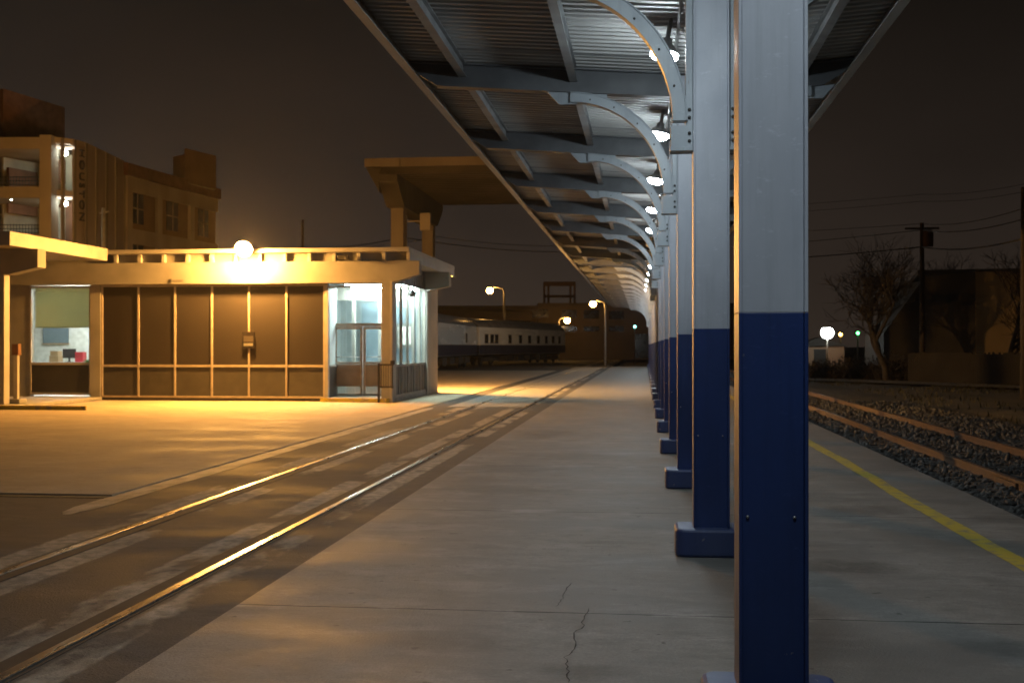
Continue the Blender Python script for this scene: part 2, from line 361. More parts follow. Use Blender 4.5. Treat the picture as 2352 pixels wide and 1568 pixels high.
# yellow safety line, worn: narrow strip with a wider faint ghost of older paint
mb = MB(); n = 120
vs = []
for i in range(n + 1):
    y = -2 + i * (YEND + 1) / n; wob = .015 * math.sin(y * .9) + .01 * math.sin(y * 2.3 + 1)
    vs += [(2.66 + wob, y, .004), (2.83 + wob + .01 * math.sin(y * 5), y, .004)]
mb.add(vs, [(2*i, 2*i+1, 2*i+3, 2*i+2) for i in range(n)])
mb.build('safety_line', M['yellow'], plat)
# crack in the slab
def ribbon(pts, w, z):
    m = MB(); vs = []
    for i, (x, y) in enumerate(pts):
        k = w * (.5 + random.random() * .8) * (1 if 0 < i < len(pts) - 1 else .3)
        vs += [(x - k, y, z), (x + k, y, z)]
    return m.add(vs, [(2*i, 2*i+1, 2*i+3, 2*i+2) for i in range(len(pts) - 1)])
def rough_line(pts, sub=5, j=.02):
    out = []
    for a, b in zip(pts, pts[1:]):
        for i in range(sub):
            t = i / sub; out.append((a[0]+(b[0]-a[0])*t+random.uniform(-j, j), a[1]+(b[1]-a[1])*t+random.uniform(-j, j)))
    return out + [pts[-1]]
def G(px, py, z=0): return P(px, (EYE - z) * F / (py - HOR))
for pts in ([(1352,1396),(1338,1428),(1340,1440),(1318,1452),(1320,1490),(1298,1508),(1304,1535),(1306,1566)], [(1278,1392),(1292,1374),(1300,1355),(1312,1338)]):
    ribbon(rough_line([G(*p) for p in pts], 5, .008), .0035, .003).build('crack', M['groove'], plat)

# asphalt of the street-running track, left of the platform
asph = MB().box(-120, XL - .01, -10, 140, -.31, -.02)
struct('asphalt', asph, M['asphalt'])
# raised concrete lot (edge seen as a dark step)
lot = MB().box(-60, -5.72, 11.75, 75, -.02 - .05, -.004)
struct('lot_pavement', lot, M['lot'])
struct('gutter', MB().box(-60, -5.72, 11.56, 11.749, -.06, -.0155), M['groove'])
lot2 = MB().box(-5.2, XL - .6, 30, 88, -.04, -.012)
struct('crossing_pavement', lot2, M['walk'])

# embedded track : two rails, dark flangeways, broken concrete shoulders
trk = empty('embedded_track', (0, 0, 0), 'pair of worn bright rails sunk flush in the dark asphalt beside the platform', 'rail track')
for X in (-4.55, -3.115):
    m = MB(); m.box(X - .036, X + .036, -10, 140, -.10, -.006); m.build('rail', M['rail'], trk, bevel=.008)
    m = MB(); fa, fb = (.037, .15) if X < -4 else (-.16, -.037); m.box(X + fa, X + fb, -10, 140, -.06, -.0155); m.box(X - .075 if fa > 0 else X + .037, X - .037 if fa > 0 else X + .07, -10, 140, -.06, -.0165); m.build('flangeway', M['groove'], trk)
def shoulder(x0, x1, segs, name='concrete_strip'):
    for a, b in segs:
        n = max(4, int((b - a) / .16)); L = []; Rr = []
        for i in range(n + 1):
            y = a + (b - a) * i / n; w = (x1 - x0); q = noise.noise(Vector((x0 * 7, y * 1.3, 1))); q2 = noise.noise(Vector((x1 * 7, y * 1.6, 5)))
            e = min(1, (min(i, n - i) + .6) / 3)
            c = (x0 + x1) / 2 + (1 - e) * w * random.uniform(-.25, .25)
            L.append((c - e * w * (.5 + .05 * q + random.uniform(-.02, .02)), y + random.uniform(-.05, .05), -.0155)); Rr.append((c + e * w * (.5 + .12 * q2 + random.uniform(-.04, .04)), y + random.uniform(-.05, .05), -.0155))
        vs = [p for lr in zip(L, Rr) for p in lr]
        m = MB(); m.add(vs, [(2*i, 2*i+1, 2*i+3, 2*i+2) for i in range(n)]); m.build(name, M['kerbconc'], trk)
shoulder(-5.70, -5.42, [(-4, 9.0), (10.4, 29.5)], 'edge_strip')

# sidewalk / kerbs by the station
FY = 32.2
sw = MB().box(-22, FX(235, FY), 27.2, FY + .2, .0, .10)
struct('sidewalk', sw, M['walk'], bevel=.015)
apron = MB().prism([(-9.15, FY - .25), (-7.3, FY - .45), (-7.1, FY + .1), (-7.1, FY + 3), (-9.15, FY + 3)], 'z', 0, .11)
struct('entrance_step', apron, M['walk'], bevel=.012)
tag(MB().box(-22, FX(200, 27.2), 27.12, 27.196, 0, .103).build('painted_kerb', M['yellow']), 'yellow painted kerb along the sidewalk under the station roof end', 'kerb')
tag(MB().prism([(-9.25, FY - .3), (-9.15, FY - .34), (-7.25, FY - .54), (-7.18, FY - .46), (-9.16, FY - .26)], 'z', 0, .115).build('step_kerb', M['yellow']), 'yellow edged kerb of the doorway step', 'kerb')

# ballast, dirt, far road
bal = grid(XR, 9.3, -2, 120, 60, 500, lambda x, y: -.20 - .10 * max(0, (x - 7.3) / 2) + .045 * noise.noise(Vector((x * 4, y * 4, 0))) + (0 if x > 3.7 else -.03))
struct('ballast_bed', bal, M['gravel_base'])
m = MB()
ico = bmesh.new(); bmesh.ops.create_icosphere(ico, subdivisions=1, radius=1); iv = [v.co.copy() for v in ico.verts]; ifc = [tuple(v.index for v in f.verts) for f in ico.faces]; ico.free()
for i in range(13000):
    y = 4 + 34 * random.random() ** 1.4; x = random.uniform(XR + .03, 8.6)
    r = random.uniform(.014, .036) * (1 + y / 40)
    z = -.19 - .10 * max(0, (x - 7.3) / 2) + random.uniform(-.01, .03)
    if any(abs(x - q) < .09 for q in (4.64, 6.07)): z -= .05
    sc = Vector((random.uniform(.7, 1.3), random.uniform(.7, 1.3), random.uniform(.5, .9)))
    rot = Matrix.Rotation(random.random() * 6, 3, Vector((random.random(), random.random(), random.random() + .1)))
    m.add([rot @ Vector((v.x*sc.x, v.y*sc.y, v.z*sc.z)) * r * random.uniform(.8, 1.15) + Vector((x, y, z)) for v in iv], ifc)
tag(m.build('ballast_stones', M['stone']), 'grey crushed stone ballast round the open track beside the platform', 'gravel', kind='stuff')
vg = grid(9.2, 60, -2, 160, 60, 120, lambda x, y: -.30 + .06 * noise.noise(Vector((x * .5, y * .5, 3))) + .04 * noise.noise(Vector((x * 2, y * 2, 3))))
struct('yard_ground', vg, M['dirt'])
m = MB()
for i in range(7000):
    x = random.uniform(8.8, 30); y = random.uniform(16, 75)
    if noise.noise(Vector((x * .25, y * .15, 9))) < .02: continue
    h = random.uniform(.08, .22); a = random.random() * 6.28; w = .03
    dx, dy = math.cos(a) * w, math.sin(a) * w
    m.add([(x - dx, y - dy, -.33), (x + dx, y + dy, -.33), (x + random.uniform(-.08, .08), y + random.uniform(-.08, .08), -.3 + h)], [(0, 1, 2)])
tag(m.build('dry_grass', M['grass']), 'dry grass tufts on the dirt beyond the ballast', 'grass', kind='stuff')
rd = MB().add([(*P(1700, 66), -.20), (*P(2600, 44), -.20), (*P(2600, 47), -.20), (*P(1700, 72), -.20)], [(0, 1, 2, 3)])
struct('road', rd, M['kerbconc'])

# open track on the right
tr2 = empty('open_track', (0, 0, 0), 'rusty railway track on stone ballast past the yellow line', 'rail track')
def railprof(X, zt):
    return [(X-.07, zt-.17), (X+.07, zt-.17), (X+.07, zt-.155), (X+.012, zt-.13), (X+.012, zt-.045), (X+.037, zt-.035), (X+.037, zt-.004), (X+.03, zt), (X-.03, zt), (X-.037, zt-.004), (X-.037, zt-.035), (X-.012, zt-.045), (X-.012, zt-.13), (X-.07, zt-.155)]
ZR = -.06
for X in (4.64, 6.07):
    for a, b in ((-4, 15.15), (15.165, 140)):
        m = MB(); m.prism(railprof(X, ZR), 'y', a, b)
        o = m.build('rail', [M['rust'], M['rail2']], tr2)
        for p in o.data.polygons:
            if p.normal.z > .9 and p.center.z > ZR - .01: p.material_index = 1
    m = MB(); m.box(X - .045, X - .02, 14.8, 15.5, ZR - .14, ZR - .05); m.box(X + .02, X + .045, 14.8, 15.5, ZR - .14, ZR - .05)
    m.build('joint_bar', M['rust'], tr2)
for i in range(70):
    m = MB().box(4.05, 6.66, 4 + i * .56, 4.22 + i * .56, -.36, -.185); m.build('tie', M['tie'], tr2)

# ================= PLATFORM CANOPY =================
XE, XF = -2.74, 2.36            # outer edges
def deckz(x): return 4.70 + .072 * abs(x - CX)
YA, YB = -4.0, Y0 + 20 * BAY + 1.2
can = empty('platform_canopy', (CX, YA, 0), 'long shallow V roof of corrugated steel running the length of the platform', 'canopy')
can_in = Matrix.Translation((-CX, -YA, 0))
def cpart(name, mb, mat, bevel=0):
    o = mb.build(name, mat, can, bevel); o.location = (-CX, -YA, 0); return o
for (a, b) in ((XE + .02, CX), (CX, XF - .02)):
    m = MB(); ys = []; y = YA; pitch = .15
    while y < YB:
        for dy, dz in ((0, 0), (.06, 0), (.075, .035), (.135, .035)): ys.append((y + dy, dz))
        y += pitch
    vs = []
    for y, dz in ys: vs += [(a, y, deckz(a) + dz), (b, y, deckz(b) + dz)]
    m.add(vs, [(2*i, 2*i+1, 2*i+3, 2*i+2) for i in range(len(ys) - 1)])
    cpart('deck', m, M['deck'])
    m = MB(); m.prism([(a, deckz(a) + .045), (b, deckz(b) + .045), (b, deckz(b) + .10), (a, deckz(a) + .10)], 'y', YA, YB)
    cpart('roof_skin', m, M['roof_top'])
    # lap strips just ahead of every frame
for k in range(-1, NCOL):
    yy = Y0 + k * BAY - .72; m = MB()
    m.add([(XE + .05, yy, deckz(XE + .05) - .004), (CX, yy, deckz(CX) - .004), (CX, yy + .05, deckz(CX) - .012), (XE + .05, yy + .05, deckz(XE + .05) - .012)], [(0, 1, 2, 3)]); cpart('lap_strip', m, M['greyd'])
def ibeam(x, zt, h, fw, tk=.012):
    w = fw / 2
    return [(x-w, zt-h), (x+w, zt-h), (x+w, zt-h+tk), (x+tk/2, zt-h+tk), (x+tk/2, zt-tk), (x+w, zt-tk), (x+w, zt), (x-w, zt), (x-w, zt-tk), (x-tk/2, zt-tk), (x-tk/2, zt-h+tk), (x-w, zt-h+tk)]
for X in (-2.09, -.80, 1.75):
    m = MB()
    for k in range(-2, NCOL - 1):
        a = max(YA, Y0 + k * BAY + .02); b = Y0 + (k + 1) * BAY - .02
        m.prism(ibeam(X, deckz(X) - .005, .155, .09), 'y', a, b)
    cpart('purlin', m, M['greyd'])
m = MB(); m.prism([(XE, deckz(XE)-.16), (XE+.10, deckz(XE)-.16), (XE+.10, deckz(XE)-.145), (XE+.015, deckz(XE)-.145), (XE+.015, deckz(XE)+.11), (XE, deckz(XE)+.11)], 'y', YA, YB)
cpart('fascia', m, M['fascia'])
m = MB(); m.prism([(XF, deckz(XF)-.16), (XF-.10, deckz(XF)-.16), (XF-.10, deckz(XF)-.145), (XF-.015, deckz(XF)-.145), (XF-.015, deckz(XF)+.11), (XF, deckz(XF)+.11)], 'y', YA, YB)
cpart('fascia', m, M['fascia'])
m = MB(); m.tube([(.33, YA + .2, 4.655), (.33, YB - .3, 4.655)], .016, 6); cpart('conduit', m, M['conduit'])

# one column frame: blue plinth, blue lower shaft, grey upper shaft, arched brackets, rafter
SPLIT = 1.735; W2 = .1365
def hshape(m, z0, z1):
    D = .12; t = .014
    m.box(-W2, -W2 + t, -D, D, z0, z1); m.box(W2 - t, W2, -D, D, z0, z1)
    m.box(-W2 + t, W2 - t, -.085, -.071, z0, z1)
col = empty('canopy_column', (CX, Y0, 0), '', 'column')
m = MB()
def rrect(a, b, r, n=5):
    out = []
    for cx, cy, s in ((a-r, b-r, 0), (-a+r, b-r, 90), (-a+r, -b+r, 180), (a-r, -b+r, 270)):
        for i in range(n + 1):
            t = R(s + 90 * i / n); out.append((cx + r*math.cos(t), cy + r*math.sin(t)))
    return out
m.prism(rrect(.275, .20, .07), 'z', .0, .215)
m.build('base', M['bluebase'], col, bevel=.022)
m = MB(); hshape(m, .20, SPLIT); m.build('lower_shaft', M['blue'], col, bevel=.003)
m = MB(); hshape(m, SPLIT, 4.66); m.build('upper_shaft', M['grey'], col, bevel=.003)
m = MB()
for x in (-.085, .085): m.lathe([(0, -.004), (.007, -.004), (.006, .004), (0, .006)], (0, 0, 0), 8)
m2 = MB()
for x in (-.10, .085):
    m2.tube([(x, -.086, .915), (x, -.093, .915)], .0065, 8)
m2.build('screw', M['conduit'], col)
def bracket(sgn, reach):
    m = MB(); rr = 1.16; x0 = W2 + .055; zc = 3.335; nseg = 22
    cx = x0 + rr; outl = []; inn = []
    for i in range(nseg + 1):
        a = math.pi / 2 * i / nseg
        ro = rr; ri = rr - .10
        outl.append((cx - (ri) * math.cos(a), zc + (ri) * math.sin(a))); inn.append((cx - (ro) * math.cos(a), zc + (ro) * math.sin(a)))
    # arch web plate (faces along the platform), facing plates on both sides and a thin flange on the inner and outer curve
    def strip(A, B, y0, y1):
        vs = []
        for (ax, az), (bx, bz) in zip(A, B):
            vs += [(sgn*ax, y0, az), (sgn*bx, y0, bz), (sgn*bx, y1, bz), (sgn*ax, y1, az)]
        fs = []
        for i in range(len(A) - 1):
            o = 4*i
            for q in range(4): fs.append((o+q, o+(q+1)%4, o+4+(q+1)%4, o+4+q))
        fs += [(0,1,2,3), (4*(len(A)-1)+3, 4*(len(A)-1)+2, 4*(len(A)-1)+1, 4*(len(A)-1))]
        m.add(vs, fs)
    strip(outl, inn, -.085, .03)
    # small flange on the upper curve
    fl = [(cx - (rr + .012) * math.cos(math.pi/2*i/nseg), zc + (rr + .012) * math.sin(math.pi/2*i/nseg)) for i in range(nseg + 1)]
    strip(inn, fl, -.10, .06)
    def rb(x): return 4.70 + .072 * x - .287
    m.prism([(sgn*x, z) for x, z in ((cx - .42, zc + rr*.935), (cx + .0, zc + rr - .117), (cx + .13, zc + rr - .117), (cx + .27, rb(cx + .27)), (cx - .42, rb(cx - .42)))], 'y', -.03, -.005)
    # vertical leg against the column
    m.prism([(sgn*x, z) for x, z in ((W2+.002, 3.13), (x0+.115, 3.13), (x0+.115, 3.30), (x0, 3.30), (x0, 4.4), (W2+.002, 4.4))], 'y', -.06, .05)
    m.box(sgn*(W2+.002), sgn*(x0+.12), -.10, .07, 3.10, 3.128)
    o = m.build('arch_bracket', M['archgrey'], col, bevel=.002)
    b = MB()
    for q in (3.18, 3.24, 3.36, 3.42): b.tube([(sgn*(W2+.028), -.061, q), (sgn*(W2+.028), -.075, q)], .013, 6)
    for a in (R(14), R(30), R(46), R(63), R(78)):
        rc = rr - .057; px, pz = cx - rc*math.cos(a), zc + rc*math.sin(a)
        b.tube([(sgn*px, -.086, pz), (sgn*px, -.094, pz)], .010, 6)
    b.build('bolt', M['bolt'], o)
bracket(-1, 0); bracket(1, 0)
def rafter(sgn, xe):
    m = MB(); L = xe; h = .26
    def dz(x): return 4.70 + .072 * x - .012
    top = [(0.0, dz(0)), (L, dz(L))]
    bot = [(L - .03, dz(L) - .06), (L - .12, dz(L) - .16), (L - .33, dz(L - .33) - h), (0, dz(0) - h)]
    m.prism([(sgn*x, z) for x, z in top + bot], 'y', -.008, .008)
    b2 = bot[2:]
    m.prism([(sgn*x, z) for x, z in b2 + [(0, dz(0)-h-.014), (L-.33, dz(L-.33)-h-.014)]], 'y', -.075, .075)
    m.prism([(sgn*x, z) for x, z in ((0, dz(0)), (L, dz(L)), (L, dz(L)-.012), (0, dz(0)-.012))], 'y', -.075, .075)
    return m
m = rafter(-1, CX - XE - .02); r2 = rafter(1, XF - CX - .02)
m.add(r2.v, r2.f)
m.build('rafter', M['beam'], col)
LBL = {0: 'nearest blue and grey steel column, standing closest on the platform with screws in its blue part',
       20: 'last column at the far end of the canopy row'}
for k in range(NCOL):
    c = col if k == 0 else copy_tree(col)
    c.location = (CX, Y0 + k * BAY, 0)
    tag(c, LBL.get(k, f'{ORD[k]} blue and grey column back from the nearest one in the canopy row'), 'column', 'columns holding up the platform canopy')

# lamps under the canopy, mid-bay
def canopy_lamp(lit):
    o = empty('canopy_lamp', (.20, 0, 4.40), '', 'lamp')
    m = MB(); m.lathe([(.022, .40), (.022, .16), (.05, .15), (.055, .10), (.09, .075), (.12, .035), (.141, .010), (0, .012)], (0, 0, 0), 20)
    m.build('housing', M['lampbody'], o)
    m = MB(); m.lathe([(0, .010), (.135, .008), (.135, -.025), (.11, -.052), (.06, -.068), (0, -.072)], (0, 0, 0), 20)
    m.build('lens', M['cool'] if lit else M['dead'], o)
    m = MB(); m.tube([(.0, 0, .27), (.13, 0, .27), (.13, 0, .24)], .012, 6); m.build('conduit_arm', M['conduit'], o)
    return o
la = canopy_lamp(True); ld = canopy_lamp(False)
first = {True: la, False: ld}; used = set()
for k in range(-1, 20):
    lit = k not in (6, 7)
    c = first[lit] if lit not in used else copy_tree(first[lit]); used.add(lit)
    c.location = (.20, Y0 + (k + .5) * BAY, 4.40); c.rotation_euler = (0, R(11), 0)
    if k < 0: lab = 'lit cool white lamp under the canopy just in front of the nearest column'
    elif k == 19: lab = 'lit cool white canopy lamp in the last bay before the far end'
    else: lab = f"{'lit cool white' if lit else 'unlit dark'} canopy lamp between the {ORD[k]} and {ORD[k+1]} columns"
    tag(c, lab, 'lamp', 'lamps hanging under the platform canopy')

# ================= STATION =================
st = empty('station_building', (-12, FY, 0), 'low cream mid-century station with a dark window wall and lit glass entrance', 'building')
def sp(name, mb, mat, bevel=0, parent=st):
    o = mb.build(name, mat, parent, bevel)
    if parent is st: o.location = (12, -FY, 0)
    return o
XW0, XW1 = FX(235, FY), FX(745, FY)       # window wall
XO0, XO1 = FX(68, FY), FX(208, FY)        # office window
XP0, XP1 = FX(881, FY), FX(905, FY)       # corner post
ZS, ZT, ZH = 1.02, 3.40, 3.42             # sill rail, glass head, beam underside
YR, YBK = FY + 1.0, 39.0
# walls
m = MB()
m.box(XO1, XW0 - .03, FY - .05, FY + .25, .0, ZH)                # pilaster
m.box(-24, XO0, FY + .02, FY + .25, 0, ZH)
sp('wall', m, M['stucco'], .008)
m = MB(); m.box(XP0, XP1 - .06, FY - .28, FY + .18, 0, ZH); sp('corner_pier', m, M['stucco'], .006)
m = MB(); m.box(XP1 - .055, XP1 + .02, FY - .30, FY + .22, 0, 3.46); sp('corner_post', m, M['trim'], .006)
m = MB(); m.box(XP1 - .12, XP1 + .04, 37.05, 37.3, 0, 3.46); sp('corner_post', m, M['trim'], .006)
# unseen sides and back
m = MB()
m.box(-24, XP1, YBK, YBK + .2, 0, 4.2); m.box(-24.2, -24, FY + .25, YBK, 0, 4.2)
m.box(XP1 - .2, XP1, 37.3, YBK, 0, 3.9)
sp('back_wall', m, M['stucco'])
# window wall
m = MB()
for x in [XW0 + (XW1 - XW0) * i / 6 for i in range(7)]: m.box(x - .028, x + .028, FY - .03, FY + .06, .10, ZT)
m.box(XW0, XW1, FY - .025, FY + .05, ZS - .035, ZS + .035); m.box(XW0, XW1, FY - .024, FY + .055, .085, .14); m.box(XW0, XW1, FY - .022, FY + .05, ZT - .045, ZT + .02)
sp('window_frame', m, M['mullion'], .004)
m = MB(); m.box(XW1 + .028, XW1 + .13, FY - .06, FY + .12, .0, ZH); sp('jamb', m, M['trim'], .004)
for i in range(6):
    a = XW0 + (XW1 - XW0) * i / 6 + .028; b = XW0 + (XW1 - XW0) * (i + 1) / 6 - .028
    m = MB(); m.box(a, b, FY + .012, FY + .03, ZS + .035, ZT - .045); sp('window', m, M['darkglass'])
    m = MB(); m.box(a, b, FY + .008, FY + .03, .14, ZS - .035); sp('panel', m, M['spandrel'])
m = MB(); m.box(XW0, XW1, FY + .0, FY + .12, 0, .085); sp('plinth', m, M['spandrel'])
# front beam (cantilevers past the corner, tapered end)
XB = FX(965, FY - .1)
m = MB(); m.prism([(-24, ZH), (XP1 + .03, ZH), (XB, ZH + .24), (XB, 4.05), (-24, 4.05)], 'y', FY - .22, FY + .1); sp('beam', m, M['stucco'], .008)
m = MB(); m.prism([(XP1 - .3, ZH), (XP1 + .03, ZH), (XB, ZH + .16), (XB, 4.05), (XP1 - .3, 4.05)], 'y', 37.0, 37.35); sp('beam', m, M['stucco'], .008)
# roof slab, outlookers under its edge
XRF = -6.62
m = MB(); m.box(-24.3, XRF, FY - .42, 39.6, 4.30, 4.42); sp('roof', m, M['trim'], .01)
m = MB(); m.box(XRF - .10, XRF - .004, FY - .30, 39.55, 4.05, 4.298); m.box(XRF - 2.4, XRF - .10, FY + .12, 39.5, 4.06, 4.10); sp('fascia_board', m, M['trim'], .005)
m = MB(); m.box(-24, XRF - .1, FY - .02, FY + .1, 4.052, 4.298); sp('clerestory', m, M['stucco'])
for i in range(13):
    x = XRF - .06 - i * .735
    m = MB(); m.box(x - .05, x + .05, FY - .17, FY - .022, 4.052, 4.298); sp('outlooker', m, M['trim'], .006)
m = MB(); m.box(FX(783, FY) , FX(783, FY) + .3, FY - .36, FY - .24, 4.09, 4.20); m.box(FX(783, FY) + .22, FX(783, FY) + .32, FY - .42, FY - .36, 4.06, 4.18); sp('floodlight', m, M['black'], .01)
m = MB(); m.box(FX(400, FY), FX(428, FY), FY - .235, FY - .222, 3.50, 3.545); m.box(FX(400, FY), FX(403, FY), FY - .25, FY - .222, 3.47, 3.58); sp('wall_bracket', m, M['indark'])
# left wing roof reaching towards the platform
m = MB(); m.box(-24.3, -15.62, 26.6, FY - .421, 4.10, 4.46); sp('wing_roof', m, M['trim'], .012)
m = MB(); m.prism([(-24, 3.45), (-16.2, 3.45), (-15.42, 3.62), (-15.42, 4.098), (-24, 4.098)], 'y', 27.55, 27.95); sp('beam', m, M['stucco'], .008)
m = MB(); m.box(-16.62, -16.36, 27.6, 27.86, .10, 3.448); sp('wing_post', m, M['trim'], .008)
# office window: frame, shade, glass, room
m = MB()
for (a, b, c, d) in ((XO0, XO0 + .05, .15, ZT), (XO1 - .05, XO1, .15, ZT), (XO0 + .05, XO1 - .05, ZT - .06, ZT), (XO0 + .05, XO1 - .05, 1.04, 1.12), (XO0 + .05, XO1 - .05, .15, .22)): m.box(a, b, FY + .0, FY + .08, c, d)
sp('window_frame', m, M['trim'])
m = MB(); m.box(XO0 + .05, XO1 - .05, FY + .02, FY + .05, .22, 1.04); sp('panel', m, M['spandrel'])
m = MB(); m.box(XO0 + .05, XO1 - .05, FY + .03, FY + .038, 1.12, ZT - .06); sp('window', m, M['glass'])
m = MB(); m.box(XO0 + .12, XO1 - .06, FY + .12, FY + .126, 2.17, ZT - .03); m.tube([(XO0 + .12, FY + .123, 2.165), (XO1 - .06, FY + .123, 2.165)], .015, 8); sp('roller_shade', m, M['shade'])
m = MB()
m.box(XO0 - 2.8, XO1 + .9, 36.0, 36.1, 0, 3.45); m.box(XO0 - 2.9, XO0 - 2.8, FY + .26, 36.1, 0, 3.45); m.box(XO1 + .9, XO1 + 1.0, FY + .26, 36.1, 0, 3.45)
m.box(XO0 - 2.8, XO1 + .9, FY + .26, 36, 3.45, 3.5); m.box(XO0 - 2.8, XO1 + .9, FY + .26, 36, .05, .1)
sp('office_interior', m, M['paper'])
m = MB(); m.box(XO0 + .2, XO1 - .2, 33.2, 33.5, 3.40, 3.445); m.box(XO0 + .2, XO1 - .2, 34.6, 34.9, 3.40, 3.445); sp('ceiling_light', m, M['tube2'])
# entrance: recess walls, doors, transom, side glazing, vestibule interior
DX0, DX1 = FX(768, YR), FX(882, YR)
m = MB(); m.box(XW1 + .03, XW1 + .10, FY + .12, YR + .1, .11, 1.0); sp('recess_panel', m, M['spandrel'])
m = MB(); m.box(XW1 + .04, XW1 + .07, FY + .12, YR + .1, 1.05, ZT); sp('recess_glass', m, M['inwall'])
m = MB(); m.box(XW1 + .03, XW1 + .11, FY + .12, YR + .1, 1.0, 1.05); sp('recess_sill', m, M['trim'])
m = MB(); m.box(XW1, XP1 - .06, FY + .1, YR + .1, ZH + .02, ZH + .08); sp('recess_ceiling', m, M['inwall'])
XM = FX(834, YR)
ZD = Z(748, 34.2)
m = MB()
for a, b, c, d in ((DX0 - .06, DX0, .11, ZT), (DX1, DX1 + .08, .11, ZT), (DX0, DX1, ZD - .02, ZD + .07), (DX0, DX1, ZT - .05, ZT + .02)): m.box(a, b, YR - .03, YR + .06, c, d)
sp('door_frame', m, M['mullion'])
m = MB(); m.box(DX0, DX1, YR + .01, YR + .018, ZD + .07, ZT - .05); sp('transom_window', m, M['glass'])
for a, b in ((DX0 + .01, XM - .012), (XM + .012, DX1 - .01)):
    m = MB(); z0, z1 = .13, ZD - .03
    m.box(a, a + .07, YR - .02, YR + .025, z0, z1); m.box(b - .07, b, YR - .02, YR + .025, z0, z1); m.box(a + .07, b - .07, YR - .02, YR + .025, z1 - .08, z1); m.box(a + .07, b - .07, YR - .02, YR + .025, z0, z0 + .06)
    d = sp('door', m, M['mullion'])
    m = MB(); m.box(a + .07, b - .07, YR - .012, YR + .02, .40, 1.05); m.build('kick_panel', M['doorpanel'], d)
    MB().box(a + .07, b - .07, YR, YR + .008, 1.05, z1 - .08).build('pane', M['glass'], d); MB().box(a + .07, b - .07, YR, YR + .008, z0 + .06, .40).build('pane', M['glass'], d)
    m = MB(); m.box(a + .05, b - .05, YR - .07, YR - .035, 1.07, 1.13); m.tube([(a + .08, YR - .06, 1.28), (b - .08, YR - .06, 1.28)], .012, 6); m.build('push_bar', M['metal'], d)
# side glazing facing the platform
XS = XP1
ys = [FY + .25 + (37.05 - FY - .25) * i / 5 for i in range(6)]
m = MB()
for y in ys: m.box(XS - .09, XS - .01, y - .035, y + .035, .18, 3.45)
m.box(XS - .085, XS - .015, FY + .2, 37.06, 1.0, 1.07); m.box(XS - .12, XS + .0, FY + .2, 37.06, .0, .18)
sp('window_frame', m, M['trim'])
for i in range(5):
    m = MB(); m.box(XS - .06, XS - .052, ys[i] + .035, ys[i+1] - .035, 1.07, 3.45); sp('window', m, M['glass'])
    m = MB(); n = 5
    for q in range(n):
        a = ys[i] + .035 + (ys[i+1] - ys[i] - .07) * q / n; b = ys[i] + .035 + (ys[i+1] - ys[i] - .07) * (q + 1) / n
        m.box(XS - .07, XS - (.035 if q % 2 else .05), a, b, .18, 1.0)
    sp('panel', m, M['ribpanel'])
m = MB()
for q in range(26):
    a = FY + .2 + 4.85 * q / 26; m.box(XS - .06, XS - (.0 if q % 2 else .02), a, a + 4.85 / 26, 3.46, 4.05)
sp('header_panel', m, M['ribpanel'])
# vestibule shell + back partition
m = MB()
m.box(XW1 - .9, XP1 - .1, 37.3, 37.4, 0, 3.5); m.box(XW1 - .95, XW1 - .9, YR + .1, 37.4, 0, 3.5); m.box(XW1 - .9, XP1 - .1, YR + .1, 37.3, 3.5, 3.55)
sp('vestibule_interior', m, M['invest'])
m = MB(); m.box(XW1 - .9, XP1 - .1, YR + .1, 37.3, .06, .11); sp('vestibule_floor', m, M['indark'])
m = MB(); m.box(XW1 + .0, XW1 + .95, 36.6, 36.66, .11, 3.0); m.box(XW1 + 1.0, XP1 - .4, 37.2, 37.26, .3, 2.9); sp('partition', m, M['inblue'])
m = MB()
for px in (813, 873): m.box(FX(px, 35.2) - .05, FX(px, 35.2) + .05, 35.15, 35.25, .11, 3.5)
m.box(XW1 - .9, XP1 - .15, 35.17, 35.23, 1.0, 1.12); m.box(XW1 - .9, XP1 - .15, 35.17, 35.23, .11, .35); m.box(XW1 - .9, XP1 - .15, 35.17, 35.23, 3.05, 3.5)
sp('inner_screen', m, M['trim'])
m = MB(); m.box(XP1 - .9, XP1 - .84, 36.9, 37.0, 1.5, 2.3) ; sp('poster_frame', m, M['trim'])
m = MB()
for yy in (33.9, 34.7, 36.2): m.box(XW1 + .15, XP1 - .35, yy, yy + .16, 3.40, 3.47)
m.box(XP1 - .5, XP1 - .3, 33.6, 36.8, 3.41, 3.47)
sp('ceiling_light', m, M['tube'])
m = MB(); m.ball((XP1 + .1, 34.3, 3.22), .11); m.tube([(XP1 - .02, 34.3, 3.35), (XP1 + .1, 34.3, 3.28)], .03, 6); sp('camera_dome', m, M['black'])

# furniture seen through the office window
def simple(name, mb, mat, label, cat, group=None, bevel=0): return tag(mb.build(name, mat, None, bevel), label, cat, group)
t = empty('office_counter', (XO0 - .2, 34.3, .1), 'white office counter behind the lit window', 'counter')
m = MB(); m.box(-1.2, 1.4, -.35, .35, .95, 1.0); m.build('counter_top', M['paper'], t)
m = MB(); m.box(-1.15, 1.35, -.28, .3, 0, .95); m.build('counter_front', M['inwall'], t)
t = empty('computer_monitor', (XO0 + .15, 34.3, 1.10), 'small dark monitor on the office counter behind the window', 'monitor')
m = MB(); m.box(-.22, .22, -.02, .02, .12, .42); m.build('screen', M['black'], t, bevel=.006)
m = MB(); m.box(-.03, .03, -.02, .02, .0, .12); m.box(-.1, .1, -.07, .07, 0, .012); m.build('stand', M['black'], t)
simple('document_tray', MB().box(XO0-.42, XO0-.12, 34.1, 34.4, 1.10, 1.30).box(XO0-.40, XO0-.14, 34.12, 34.38, 1.305, 1.45), M['wood'], 'tan box of papers on the office counter', 'box')
